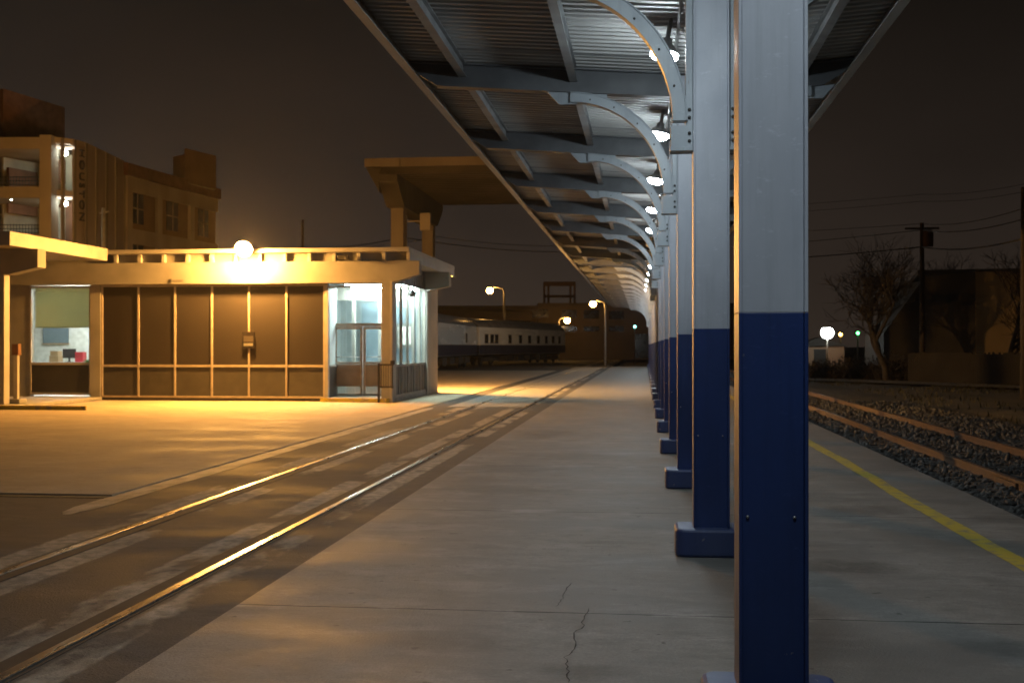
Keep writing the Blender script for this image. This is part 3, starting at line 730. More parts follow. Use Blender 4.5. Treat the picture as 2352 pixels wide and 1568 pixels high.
simple('red_binder', MB().box(XO0+.44, XO0+.70, 34.1, 34.35, 1.10, 1.40).box(XO0+.445, XO0+.695, 34.105, 34.35, 1.401, 1.42), M['red'], 'red binder standing at the end of the office counter', 'binder')
tg = empty('notice_board', (XO0 - 1.2, 35.96, 1.95), 'white notice board on the office back wall', 'board')
m = MB(); m.box(-.45, .45, -.03, 0, -.25, .3); m.build('board', M['inblue'], tg)
m = MB(); m.box(-.48, .48, -.035, .005, .3, .33); m.box(-.48, .48, -.035, .005, -.28, -.25); m.build('board_frame', M['wood'], tg)
t = empty('potted_plant', (XO1 - .3, 32.6, .95), 'small green potted plant on the office window sill', 'plant')
m = MB(); m.lathe([(.05, 0), (.07, .12), (.06, .12), (0, .11)], (0, 0, .02), 12); m.build('pot', M['wood'], t)
m = MB()
for i in range(40):
    a = random.random() * 6.28; e = random.uniform(.3, 1.3); l = random.uniform(.1, .22)
    p = Vector((0, 0, .12)); q = p + Vector((math.cos(a)*math.cos(e), math.sin(a)*math.cos(e), math.sin(e))) * l; s = Vector((-math.sin(a), math.cos(a), 0)) * .02
    m.add([p, (p+q)/2 + s, q, (p+q)/2 - s], [(0, 1, 2, 3)])
m.build('leaves', M['leaf'], t)
simple('sill_shelf', MB().box(XO0 + .06, XO1 - .06, 32.45, 32.75, .90, .955).box(XO0 + .2, XO0 + .24, 32.46, 32.7, .3, .9), M['paper'], 'white shelf along the inside of the office window', 'shelf')
t = empty('poster', (XP1 - .75, 37.18, 1.95), 'framed notice on the blue wall inside the entrance', 'poster')
m = MB(); m.box(-.3, .3, -.02, 0, -.4, .4); m.build('poster_frame', M['indark'], t)
m = MB(); m.box(-.22, .22, -.026, -.021, -.3, .3); m.build('poster_sheet', M['paper'], t)

# pedestal post by the left wing
b = P(38, 29.8)
t = empty('call_post', (*b, .10), 'slim pale post topped by a small dark box, on a concrete foot', 'post')
MB().box(-.19, .19, -.19, .19, 0, .13).build('foot', M['walk'], t, bevel=.03)
m = MB(); m.box(-.055, .055, -.055, .055, .13, 1.30); m.build('post', M['trim'], t, bevel=.006)
m = MB(); m.box(-.09, .09, -.07, .07, 1.30, 1.56); m.box(-.1, .1, -.08, .08, 1.27, 1.30); m.build('call_box', M['dkbrown'], t, bevel=.01)
# black gate panel by the entrance pier
t = empty('gate_panel', (XP0 - .02, FY - .5, 0), 'small black barred gate panel beside the entrance pier', 'gate')
m = MB(); m.box(-.03, .03, -.03, .03, 0, 1.12); m.box(.37, .41, -.03, .03, .4, 1.12); m.build('gate_post', M['black'], t)
m = MB(); m.box(.03, .42, -.02, .02, 1.05, 1.10); m.box(.03, .42, -.02, .02, .42, .47)
for i in range(5): m.box(.07 + i*.065, .085 + i*.065, -.01, .01, .47, 1.05)
m.build('gate_bars', M['black'], t)
m = MB(); m.box(.34, .46, -.06, .05, 1.08, 1.20); m.build('latch_box', M['black'], t, bevel=.01)

# ================= SODIUM LAMPS =================
def yard_lamp(name, px, d, py, label, mat, arm=0.0, r=.2, rod=.055, plate=False, brim=False, group='orange street lamps', z0=0.0, pole_px=None):
    """pole with a luminaire; arm: horizontal offset in metres from the pole to the lens"""
    x, y = P(pole_px if pole_px else px, d); lx, ly = P(px, d); z = Z(py, d)
    t = empty(name, (x, y, z0), label, 'street lamp', group); dx, dy = lx - x, ly - y; h = z - z0
    m = MB()
    if abs(dx) + abs(dy) > .1: m.tube([(0, 0, 0), (0, 0, h * .97), (dx * .12, dy * .12, h + r * .6), (dx * .8, dy * .8, h + r + .04)], [rod, rod * .8, rod * .6, rod * .5], 8)
    else: m.tube([(0, 0, 0), (0, 0, h + r)], [rod, rod * .75], 8)
    m.build('pole', M['polegrey'], t)
    m = MB(); m.lathe([(.02, r * .9 + .08), (r * .4, r * .9 + .06), (r * .62, r * .8), (r * (2.1 if brim else .66), r * (.5 if brim else .56)), (.02, r * .56)], (dx, dy, h), 18); m.build('lamp_hood', M['lampbody'], t)
    m = MB(); m.ball((dx, dy, h), r, 16, 10, (1, 1, .62 if plate else .95)); m.build('lens', mat, t)
    if plate:
        m = MB(); m.box(-.19, .19, -.09, -.065, 1.53, 2.0); m.build('sign_plate', M['sign'], t, bevel=.006)
        m = MB(); m.box(-.13, .13, -.095, -.091, 1.68, 1.80); m.build('sign_face', M['paper'], t)
        m = MB(); m.box(-.14, .14, -.14, .14, 0, .05); m.build('base_plate', M['polegrey'], t)
    return t
def at_y(px, Y): X = FX(px, Y); return -X * ST + Y * CT
fx0 = FX(559, 31.4)
t = empty('roof_floodlight', (fx0, 31.45, 4.40), 'bright orange sodium floodlight bracketed to the station roof edge above the dark windows', 'floodlight', 'orange street lamps')
rx = Matrix.Rotation(R(-50), 3, 'X')
def tilt(m): m.v = [tuple(rx @ Vector(v)) for v in m.v]; return m
q = .24
tilt(MB().lathe([(.02, .26), (.10, .25), (.17, .16), (q * 1.04, .02), (q * 1.05, -.01), (q * .97, -.012), (.02, 0)], (0, 0, 0), 20)).build('floodlight_hood', M['lampbody'], t)
tilt(MB().lathe([(0, -.005), (q * .96, -.012), (q * .93, -.08), (q * .78, -.15), (q * .5, -.20), (q * .2, -.22), (0, -.222)], (0, 0, 0), 20)).build('lens', M['sodium'], t)
m = MB(); m.tube([(0, .36, -.04), (0, .2, .1), (0, .1, .18)], .03, 8); m.box(-.09, .09, .328, .36, -.09, .02); m.build('mounting_arm', M['polegrey'], t)
xm = XW0 + (XW1 - XW0) * 4 / 6
t = empty('window_sign', (xm, FY - .05, 1.78), 'small dark sign fixed to a mullion in the middle of the dark window wall', 'sign')
m = MB(); m.box(-.19, .19, -.02, .015, -.24, .24); m.build('sign_plate', M['sign'], t, bevel=.005)
m = MB(); m.box(-.14, .14, -.024, -.0205, -.05, .12); m.build('sign_face', M['letter'], t)
m = MB(); m.box(-.14, .14, -.024, -.0205, -.17, -.09); m.build('sign_strip', M['indark'], t)
yard_lamp('yard_lamp', 960, 40.6, 655, 'orange lamp behind the station roof, lighting the pavement there', M['sodium4'], r=.2, brim=True)
yard_lamp('yard_lamp', 1125, 120, 667, 'tall orange lamp standing beyond the white railcars', M['sodium2'], r=.36, pole_px=1158, rod=.12)
yard_lamp('yard_lamp', 1362, 89, 698, 'orange lamp on the pole nearest the platform end', M['sodium2'], r=.26, pole_px=1390, rod=.09)
yard_lamp('yard_lamp', 1303, 128, 736, 'low orange lamp between the railcars and the warehouse', M['sodium2'], r=.34, pole_px=1283, rod=.12)
yard_lamp('yard_lamp', 70, 58, 620, 'orange street lamp hidden behind the station, lighting the tall building', M['sodium3'], r=.3)
yard_lamp('yard_lamp', 1900, 74, 764, 'bright white yard lamp low beyond the track', M['white'], r=.42, group='lights beyond the open track')
# small lights along the line
for px, d, py, mt, r, lab in ((1930, 78, 768, 'amber', .12, 'small amber signal light next to the white yard lamp'), (1970, 82, 765, 'green', .11, 'small green signal light beyond the track'), (2054, 70, 765, 'dead', .09, 'faint grey reflector on a post under the bare tree')):
    x, y = P(px, d); h = Z(py, d)
    t = empty('signal_light', (x, y, -.3), lab, 'signal', 'signals beyond the open track')
    m = MB(); m.tube([(0, 0, 0), (0, 0, h + .3)], .05, 6); m.build('post', M['black'], t)
    m = MB(); m.lathe([(0, -.16), (.2, -.16), (.2, .2), (0, .2)], (0, .14, h + .3), 12); m.build('signal_housing', M['black'], t)
    m = MB(); m.ball((0, -.06, h + .3), r, 10, 6); m.build('lens', M[mt], t)

# ================= TALL BUILDING WITH SIGN =================
D0 = 75.0
gb = empty('corner_building', (*P(110, D0), 0), 'tall tan building with a curved glazed corner and dark vertical lettering', 'building')
go = Vector((*P(110, D0), 0))
def gp(name, mb, mat, bevel=0, parent=gb):
    o = mb.build(name, mat, parent, bevel)
    if parent is gb: o.location = -go
    return o
def wallseg(m, a, b, z0, z1, th=.4):
    a, b = Vector((*a, 0)), Vector((*b, 0)); d = (b - a).normalized(); n = Vector((-d.y, d.x, 0)) * th
    p = [a, b, b + n, a + n]
    m.add([(q.x, q.y, z0) for q in p] + [(q.x, q.y, z1) for q in p], [(3,2,1,0),(4,5,6,7),(0,1,5,4),(1,2,6,5),(2,3,7,6),(3,0,4,7)])
ZTOP = Z(315, D0); ZF2 = Z(437, D0); ZF1 = Z(540, D0) - .2
LA, LB = P(-420, D0), P(95, D0)
m = MB()
for z in (ZTOP - .75, ZF2 - .5, ZF1 - .5): wallseg(m, LA, LB, z, z + .75, 9)
gp('floor_slab', m, M['conc_far'])
m = MB(); wallseg(m, P(-420, D0 + 9), P(118, D0 + 9), 0, ZTOP, .3); wallseg(m, P(8, D0 + 3), P(95, D0 + 6), 0, ZTOP - .8, .2); gp('inner_wall', m, M['garage_in'])
m = MB(); wallseg(m, P(20, D0 + 2.6), P(86, D0 + 5), Z(425, D0), Z(370, D0), .2); wallseg(m, P(20, D0 + 2.6), P(86, D0 + 5), Z(478, D0), Z(455, D0), .2); gp('brown_wall', m, M['dkbrown'])
m = MB(); wallseg(m, P(90, D0 - .3), P(117, D0 - .3), 0, ZTOP + .1, 1.2); gp('pilaster', m, M['conc_far'])
m = MB()
for zz in (ZF2, ZF1):
    for q in range(3): wallseg(m, LA, LB, zz + .35 + q*.25, zz + .39 + q*.25, .04)
    for px in range(-40, 95, 7): wallseg(m, P(px, D0 + .05), P(px + .8, D0 + .05), zz, zz + .95, .04)
gp('railing', m, M['black'])
cur = [(117, 75.2), (143, 75.4), (170, 76), (196, 77.2), (220, 79), (243, 81), (265, 83), (286, 85)]
m = MB()
pts = [P(*c) for c in cur]
for i in range(2, len(pts) - 1): wallseg(m, pts[i], pts[i+1], 0, ZTOP - .25, .15)
gp('curtain_panel', m, M['fin'])
m = MB()
for i in range(len(pts)): x, y = pts[i]; m.box(x - .06, x + .06, y - .12, y + .2, 0, ZTOP)
gp('fin', m, M['conc_dim'])
m = MB()
for i in range(len(pts) - 1):
    wallseg(m, pts[i], pts[i+1], ZTOP - .32, ZTOP + .05, .5)
gp('cornice', m, M['conc_far'])
m = MB(); wallseg(m, P(117, 78.5), P(172, 79), 0, ZTOP - .5, .2); gp('stair_wall', m, M['garage_in'])
m = MB(); wallseg(m, P(117, 78.2), P(150, 78.4), Z(420, 78), Z(365, 78), .1); wallseg(m, P(150, 78.3), P(172, 78.5), Z(600, 78), Z(445, 78), .1); wallseg(m, P(117, 78.3), P(146, 78.5), Z(475, 78), Z(432, 78), .1); gp('stair_door', m, M['dkbrown'])
m = MB(); wallseg(m, P(118, 75.5), P(172, 76), ZF2 - .3, ZF2 + .1, 3); gp('stair_landing', m, M['conc_far'])
M['strip'] = emis('stair_strip', (1.0, .85, .68), 1.1)
m = MB(); wallseg(m, P(119, 75.4), P(170, 75.8), ZTOP - .62, ZTOP - .5, .5); gp('light_strip', m, M['strip'])
m = MB(); wallseg(m, P(130, 75.6), P(168, 75.9), ZF2 - .42, ZF2 - .31, .5); gp('light_strip', m, M['strip'])
m = MB()
for px, py, d in ((25, 334, 76), (26, 454, 76), (150, 352, 76.6), (150, 468, 76.6)): x, y = P(px, d); m.ball((x, y, Z(py, d)), .16, 10, 6)
gp('ceiling_lamp', m, emis('stairwell_lamp', (.9, 1.0, .85), 160))
# lettering, reading downwards
t = bpy.data.curves.new('lettering', 'FONT'); t.body = 'HOUSTON'; t.size = 1.0; t.extrude = .05; t.space_character = 1.25; t.align_x = 'LEFT'
to = bpy.data.objects.new('lettering_curve', t); COL.objects.link(to)
dg = bpy.context.evaluated_depsgraph_get(); me = bpy.data.meshes.new_from_object(to.evaluated_get(dg)); bpy.data.objects.remove(to)
me.materials.clear(); me.materials.append(M['letter'])
lo_ = min(v.co.x for v in me.vertices); hi_ = max(v.co.x for v in me.vertices); h_ = max(v.co.y for v in me.vertices)
za, zb = Z(343, 76.2), Z(507, 76.2); a3, b3 = Vector((*pts[2], 0)), Vector((*pts[3], 0)); dirx = (b3 - a3).normalized(); nrm = Vector((dirx.y, -dirx.x, 0))
ww = (P(192, 76.3)[0] - P(175, 76.3)[0])
base = a3 + (b3 - a3) * .14 + nrm * .3
for v in me.vertices:
    u = (v.co.x - lo_) / (hi_ - lo_); w = v.co.y / h_
    q = base + dirx * (w * ww) + nrm * v.co.z
    v.co = (q.x, q.y, za + (zb - za) * u)
o = bpy.data.objects.new('lettering', me); COL.objects.link(o); o.parent = gb; o.location = -go
# receding wing with window bays
WA, WB = Vector((*P(286, 85), 0)), Vector((*P(495, 99), 0)); wd = (WB - WA)
def wp(t): q = WA + wd * t; return (q.x, q.y)
zc = Z(375, 85)
m = MB(); wallseg(m, wp(0), wp(1), 0, zc - .5, .3); gp('wing_wall', m, M['brownpanel'])
m = MB()
wn = Vector((wd.y, -wd.x, 0)).normalized() * .25
def wseg(m, t0, t1, z0, z1, off=.25): 
    nn = Vector((wd.y, -wd.x, 0)).normalized() * off
    a = WA + wd * t0 + nn; b = WA + wd * t1 + nn; wallseg(m, (a.x, a.y), (b.x, b.y), z0, z1, off - .002)
for tq in (-.0, .30, .66): wseg(m, tq, tq + .05, 0, zc - 1.1)
for zt in (Z(403, 85), Z(523, 85)): wseg(m, 0, 1.0, zt - 1.1, zt, .24)
gp('wing_frame', m, M['conc_far'])
m = MB(); wseg(m, -.02, 1.01, zc - .9, zc, .45); gp('wing_cornice', m, M['dkbrown'])
for tq in (.055, .42, .78):
    for zt in (Z(403, 85) - 1.15, Z(523, 85) - 1.15):
        m = MB(); wseg(m, tq, tq + .12, zt - 2.3, zt, .08); f = gp('window', m, M['winfar']); m = MB(); wseg(m, tq + .056, tq + .064, zt - 2.3, zt, .11); wseg(m, tq, tq + .12, zt - 1.2, zt - 1.1, .112); o = m.build('window_frame', M['conc_dim'], f)
m = MB(); m.prism([P(424, 93), P(496, 96.8), P(480, 101), P(420, 98)], 'z', zc - .3, Z(340, 93)); m.prism([P(397, 94.5), P(423.5, 93.2), P(419, 98), P(399, 99)], 'z', zc - .3, Z(358, 94)); gp('penthouse', m, M['brownpanel'])
m = MB(); m.prism([P(-140, 82), P(6, 77.5), P(148, 83.7), P(90, 90), P(-100, 90)], 'z', ZTOP + .06, Z(203, 77.5)); gp('rooftop_block', m, M['dkbrown'])
m = MB(); m.tube([(*P(238, 73), 0), (*P(238, 73), Z(478, 73))], .14, 8); m.tube([(*P(228, 73), Z(490, 73)), (*P(250, 73), Z(486, 73))], .06, 6)
tag(m.build('light_mast', M['polegrey']), 'plain pole with a short crossarm in front of the curved corner building', 'pole')

# ================= RAISED DECK BEYOND =================
ov = empty('raised_deck', (-24, 60, 0), 'raised flat concrete deck with a ribbed underside on tall piers beyond the station', 'bridge')
oo = Vector((-24, 60, 0))
def op(name, mb, mat, bevel=0):
    o = mb.build(name, mat, ov, bevel); o.location = -oo; return o
XD0 = P(838, 60)[0]; YD0 = P(838, 60)[1]; zd = Z(383, 60)
XD1 = 7.9
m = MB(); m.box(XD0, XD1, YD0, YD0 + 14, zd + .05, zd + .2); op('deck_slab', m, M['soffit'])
for a, b in ((XD0, XD0 + 1.9), (XD0 + 1.93, XD0 + 10.5), (XD0 + 10.53, XD1)):
    m = MB(); m.box(a, b, YD0 - .12, YD0 - .002, zd - .02, zd + .42); op('parapet', m, M['conc_deck'])
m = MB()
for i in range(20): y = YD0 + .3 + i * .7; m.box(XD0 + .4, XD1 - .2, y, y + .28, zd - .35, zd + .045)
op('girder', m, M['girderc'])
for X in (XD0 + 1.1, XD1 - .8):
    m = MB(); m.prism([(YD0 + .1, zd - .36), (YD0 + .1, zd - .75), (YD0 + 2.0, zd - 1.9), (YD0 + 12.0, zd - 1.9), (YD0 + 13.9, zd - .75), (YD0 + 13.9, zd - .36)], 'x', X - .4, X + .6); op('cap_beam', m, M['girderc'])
    for yy in (YD0 + 2.4, YD0 + 11.2):
        m = MB(); m.box(X - .25, X + .45, yy, yy + .8, 0, zd - 1.9); op('pier', m, M['conc_deck'], .03)
m = MB(); m.prism([(XD0, zd - .03), (XD0 + .75, zd - 1.35), (XD0 + .72, zd - .38), (XD0 + .9, zd - .03)], 'y', YD0 + .15, YD0 + .9); op('corbel', m, M['girderc'])
x, y = P(930, 66); m = MB(); m.tube([(0, 0, 0), (0, 0, Z(485, 66))], .13, 8)
t = empty('service_pole', (x, y, 0), 'slim pole with a boxed meter between the deck piers', 'pole')
m.build('pole', M['polegrey'], t)
m = MB(); m.box(.9, 1.5, -.1, .2, Z(530, 66), Z(490, 66)); m.box(.1, .95, -.03, .03, Z(510, 66), Z(507, 66)); m.build('meter_box', M['conc_far'], t)

# ================= RAILCARS =================
def railcar(px0, d0, px1, d1, label, wins, door_at=None, vents=False):
    a, b = Vector((*P(px0, d0), 0)), Vector((*P(px1, d1), 0)); L = (b - a).length; ang = math.atan2(b.y - a.y, b.x - a.x)
    t = empty('railcar', a, label, 'railcar', 'white and blue railcars parked in the yard', ang)
    W = 1.45
    prof = [(-W, 1.68), (-W, 2.85)] + [(-W * math.cos(R(q)), 2.85 + 1.0 * math.sin(R(q))) for q in range(15, 180, 15)] + [(W, 2.85), (W, 1.68)]
    m = MB(); m.prism([(y, z) for y, z in prof if z <= 3.45], 'x', 0, L); 
    m.build('body', M['carwhite'], t, bevel=.03)
    rp = [(y, z) for y, z in prof if z >= 3.1]; rp = [(y * 1.004, z + .012) for y, z in rp]
    m = MB(); m.prism(rp, 'x', -.02, L + .02); m.build('roof', M['carroof'], t)
    m = MB(); m.box(0, L, -W - .01, W + .01, .98, 1.68); m.build('lower_band', M['carblue'], t, bevel=.02)
    m = MB(); m.box(0.2, L - .2, -W - .025, W + .025, .93, .978); m.box(.1, L - .1, -W - .012, W + .012, 1.681, 1.72); m.build('side_trim', M['metal'], t)
    for x in wins:
        for s in (-1, 1):
            m = MB(); m.box(x - .42, x + .42, s * (W - .01), s * (W + .012), 1.86, 2.55); f = m.build('window', M['winfar'], t)
            MB().box(x - .48, x + .48, s * (W - .01), s * (W + .018), 2.552, 2.60).build('drip_rail', M['metal'], f); MB().box(x - .48, x + .48, s * (W - .01), s * (W + .018), 1.81, 1.858).build('sill', M['metal'], f)
    for x in (3.2, L - 3.2):
        m = MB()
        for dx in (-1.25, 1.25):
            for s in (-1, 1): m.tube([(x + dx, s * .72, .46), (x + dx, s * .85, .46)], .46, 16)
        m.box(x - 1.9, x + 1.9, -1.1, -1.0, .38, .72); m.box(x - 1.9, x + 1.9, 1.0, 1.1, .38, .72); m.build('bogie', M['under'], t)
    m = MB(); m.box(.3, L - .3, -1.0, 1.0, .80, .975)
    for x in (7, 10, 13.5, 16.5): m.box(x, x + 1.8, -1.25, 1.25, .35, .85)
    m.build('underframe', M['under'], t)
    for xx in (-.32, L + .001):
        m = MB(); m.box(xx, xx + .319, -.8, .8, 1.0, 3.3); m.build('gangway', M['black'], t)
    if door_at is not None:
        m = MB(); m.box(door_at - .35, door_at + .35, -W - .014, -W + .01, 1.72, 2.75); m.build('door', M['winfar'], t)
    return t
railcar(1062, 90, 1266, 113, 'white and dark blue railcar with a row of windows, farther one of the pair', [1.6, 2.9, 4.0, 7.4, 10.2, 12.8, 15.4, 17.9, 20.1, 22.2])
railcar(921, 68, 1053, 88.8, 'white and dark blue railcar with one small window, half hidden by the station', [15.8], door_at=23.0)
t = empty('marker_light', (*P(1458, 100), 0), 'tiny teal light on a post before the warehouse', 'light')
m = MB(); m.tube([(0, 0, 0), (0, 0, Z(750, 100))], .05, 6); m.build('post', M['black'], t)
m = MB(); m.ball((0, -.08, Z(750, 100)), .12, 10, 6); m.build('lens', M['teal'], t)

# ================= WAREHOUSE =================
DW = 135.0
wh = empty('warehouse', (*P(1200, DW), 0), 'long low brown warehouse across the end of the yard', 'building')
wo = Vector((*P(1200, DW), 0))
def wpart(name, m, mat): o = m.build(name, mat, wh); o.location = -wo; return o
def rectw(m, p0, p1, y0, y1, d=DW, th=.3): wallseg(m, P(p0, d), P(p1, d), Z(y1, d), Z(y0, d), th)
m = MB(); wallseg(m, P(800, DW), P(1235, DW), 0, Z(706, DW), 20); wallseg(m, P(1236, DW), P(1760, DW), 0, Z(699, DW), 20); wpart('wall', m, M['ware'])
m = MB(); wallseg(m, P(795, DW - .4), P(1236, DW - .4), Z(712, DW), Z(702, DW), 21); wallseg(m, P(1235, DW - .5), P(1765, DW - .5), Z(702, DW), Z(696, DW), 21); wpart('parapet', m, M['waredk'])
m = MB(); wallseg(m, P(900, DW - 4), P(1222, DW - 4), Z(736, DW - 4), Z(719, DW - 4), 3.8); wpart('awning', m, M['waredk'])
for a, b, y0, y1 in ((1223, 1260, 710, 729), (1290, 1325, 711, 730), (1341, 1376, 712, 732), (1398, 1433, 714, 733), (1340, 1376, 749, 761), (1398, 1433, 749, 761), (1290, 1325, 749, 761)):
    m = MB(); rectw(m, a, b, y0, y1, DW - .06, .05); wpart('window', m, M['winfar'])
m = MB(); rectw(m, 1459, 1494, 763, 822, DW - .06, .05); wpart('door', m, M['winfar'])
m = MB(); rectw(m, 1236, 1760, 763, 767, DW - .25, .24); wpart('ledge', m, M['ware'])
t = empty('rooftop_frame', (*P(1285, DW + 3), Z(699, DW)), 'dark open steel frame standing on the warehouse roof', 'frame')
dd = Vector((CT, ST, 0)); nn = Vector((-ST, CT, 0)); hw = 35 * (DW + 3) / F; zt = (699 - 645) * DW / F; zm = (699 - 678) * DW / F
m = MB()
for q in (-1, -.72, .72, 1): p = dd * hw * q; m.bar(p + Vector((0,0,-.1)), p + Vector((0,0,zt)), .26, .26)
m.build('frame_leg', M['rust'], t)
m = MB(); m.bar(-dd * hw * 1.05 + Vector((0,0,zt-.2)), dd * hw * 1.05 + Vector((0,0,zt-.2)), .5, .55); m.bar(-dd * hw + Vector((0,0,zm)), dd * hw + Vector((0,0,zm)), .3, .32); m.build('crossbeam', M['rust'], t)

# ================= RIGHT BACKGROUND =================
def tree(px, d, h, spread, label, seed):
    rng = random.Random(seed); x, y = P(px, d)
    t = empty('bare_tree', (x, y, -.3), label, 'tree', 'bare winter trees')
    tr = MB(); cr = MB()
    def grow(p, dv, ln, r, lev, mb):
        pts = [p]; q = p.copy(); dcur = dv.copy(); n = 4
        for i in range(n):
            dcur = (dcur + Vector((rng.gauss(0, .12), rng.gauss(0, .12), rng.gauss(.03, .08)))).normalized(); q = q + dcur * ln / n; pts.append(q.copy())
        mb.tube(pts, [r * (1 - .55 * i / n) for i in range(n + 1)], 6 if lev < 2 else 3, cap=False)
        if lev >= 5: return
        for i in range({0: 6, 1: 5, 2: 4, 3: 4, 4: 3}[lev]):
            f = rng.uniform(.35, 1.0); k = min(n - 1, int(f * n)); bp = pts[k].lerp(pts[k + 1], f * n - k if f < 1 else 1)
            ax = Vector((rng.gauss(0, 1), rng.gauss(0, 1), rng.gauss(0, .5))); ax = (ax - dcur * ax.dot(dcur)).normalized()
            a = rng.uniform(.35, .95) * spread
            nd = (dcur * math.cos(a) + ax * math.sin(a)); nd.z += .12; nd.normalize()
            grow(bp, nd, ln * rng.uniform(.55, .8), max(.012, r * .5), lev + 1, cr)
    grow(Vector((0, 0, 0)), Vector((0, 0, 1)), h * .36, h * .022, 0, tr)
    tr.build('trunk', M['bark'], t); cr.build('crown', M['bark'], t)
    return t
tree(2036, 60, 9.4, 1.08, 'wide bare tree in front of the utility pole beyond the track', 5)
tree(2215, 84, 10.5, .9, 'bare tree rising behind the dark shed roof', 9)
tree(2300, 58, 8.5, .9, 'bare tree before the orange lit shed wall', 23)
def pole(px, d, top, label, extra=True):
    x, y = P(px, d); h = Z(top, d) + .3
    t = empty('utility_pole', (x, y, -.3), label, 'utility pole', 'wooden utility poles')
    m = MB(); m.tube([(0, 0, 0), (0, 0, h)], [.16, .11], 10); m.build('pole', M['timber'], t)
    if extra:
        m = MB(); m.lathe([(0, 0), (.26, 0), (.28, .1), (.28, .8), (.2, .9), (0, .9)], (.3, -.1, h - 1.3), 12); m.build('transformer', M['rust'], t)
        m = MB(); m.bar((-.9, 0, h - .3), (.9, 0, h - .3), .09, .11); m.build('crossarm', M['timber'], t)
    return t
pole(2118, 62, 512, 'wooden utility pole with a transformer can beside the bare tree')
pole(2353, 40, 430, 'dark utility pole at the picture edge beyond the shed wall', False)
pole(695, 90, 505, 'thin utility pole far behind the station roof', False)
def wire(pts, label, r=.02, sag=.25):
    q = [Vector((*P(px, d), Z(py, d))) for px, d, py in pts]; out = []
    for a, b in zip(q, q[1:]):
        for i in range(13):
            u = i / 12; p = a.lerp(b, u); p.z -= sag * 4 * u * (1 - u); out.append(p)
    m = MB(); m.tube(out, r, 5); tag(m.build('power_line', M['wire']), label, 'power line', 'overhead power lines')
for pts, lab, r in (([(1500, 95, 604), (2118, 62, 567), (2353, 40, 548)], 'lowest and thickest wire between the poles beyond the track', .035),
               ([(1500, 95, 572), (2118, 62, 528), (2353, 40, 503)], 'second wire up between the poles beyond the track', .022),
               ([(1500, 95, 534), (2118, 62, 513.5), (2353, 40, 478)], 'wire third from the bottom between the poles beyond the track', .016),
               ([(1500, 95, 498), (2118, 75, 462), (2400, 60, 430)], 'fine wire high above the pole top against the sky', .014),
               ([(1500, 95, 480), (2118, 75, 446), (2400, 60, 412)], 'topmost fine wire over the yard', .013),
               ([(600, 90, 582), (695, 90, 570), (925, 82, 545), (1300, 95, 579), (1500, 98, 590)], 'dark cable passing behind the deck piers', .035),
               ([(600, 90, 586), (695, 90, 578), (925, 84, 552), (985, 84, 540), (1300, 95, 565), (1500, 98, 580)], 'thinner cable crossing above it behind the deck piers', .022)):
    wire(pts, lab, r)
# dark shed with lean-to
sh = empty('shed', (*P(2200, 66), -.3), 'dark shed with a flat roof and an orange lit end wall beyond the track', 'building')
so = Vector((*P(2200, 66), -.3))
def spt(name, m, mat): o = m.build(name, mat, sh); o.location = -so; return o
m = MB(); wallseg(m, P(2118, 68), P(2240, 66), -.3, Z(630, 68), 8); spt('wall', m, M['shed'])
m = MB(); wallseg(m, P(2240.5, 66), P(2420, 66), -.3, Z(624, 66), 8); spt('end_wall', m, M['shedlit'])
m = MB(); wallseg(m, P(2108, 67.5), P(2430, 65.3), Z(630, 67), Z(619, 67), 9.5); spt('roof', m, M['black'])
a, b = P(2030, 69), P(2117.5, 68)
m = MB(); m.add([(a[0], a[1], -.3), (b[0], b[1], -.3), (b[0], b[1], Z(645, 68)), (a[0], a[1], Z(765, 69)), (a[0], a[1]+6, -.3), (b[0], b[1]+6, -.3), (b[0], b[1]+6, Z(645, 68)), (a[0], a[1]+6, Z(765, 69))], [(0,1,2,3),(7,6,5,4),(0,4,5,1),(1,5,6,2),(2,6,7,3),(3,7,4,0)])
spt('lean_to', m, M['shed'])
fn = empty('board_fence', (*P(2200, 58), -.3), 'dark board fence along the foot of the shed', 'fence')
m = MB()
p0, p1 = Vector((*P(2085, 60), 0)) - Vector((*P(2200, 58), 0)), Vector((*P(2420, 55), 0)) - Vector((*P(2200, 58), 0))
nb = 70
for i in range(nb):
    a = p0.lerp(p1, i / nb); b = p0.lerp(p1, (i + .93) / nb); h = 1.55 + random.uniform(-.06, .06)
    wallseg(m, (a.x, a.y), (b.x, b.y), 0, h, .03)
m.build('fence_boards', M['shed'], fn)
yard_lamp('yard_lamp', 2480, 58, 690, 'orange lamp past the picture edge, lighting the shed end wall', M['sodium5'], r=.16, group='orange street lamps', z0=-.3)
# low dark brush along the far side of the track
def bush(px, d, w, h, label, seed):
    rng = random.Random(seed); x, y = P(px, d); t = empty('bush', (x, y, -.3), label, 'bush', 'scrubby bushes beyond the track'); m = MB()
    for i in range(420):
        a = rng.random() * 6.28; rr = w * math.sqrt(rng.random()); p = Vector((math.cos(a)*rr, math.sin(a)*rr*.7, 0)); hh = h * (1 - .6 * (rr / w) ** 2) * rng.uniform(.5, 1)
        q = p + Vector((rng.gauss(0, .25), rng.gauss(0, .25), hh)); m.tube([p, p.lerp(q, .5) + Vector((rng.gauss(0, .08), rng.gauss(0, .08), 0)), q], [.02, .014, .006], 3, cap=False)
        for k in range(3):
            f = rng.uniform(.4, 1); c = p.lerp(q, f); s = rng.uniform(.05, .11); u = Vector((rng.gauss(0, 1), rng.gauss(0, 1), rng.gauss(0, 1))).normalized() * s; v = u.orthogonal().normalized() * s * .6
            m.add([c - u, c + v, c + u, c - v], [(0, 1, 2, 3)])
    m.build('foliage', M['bark'], t)
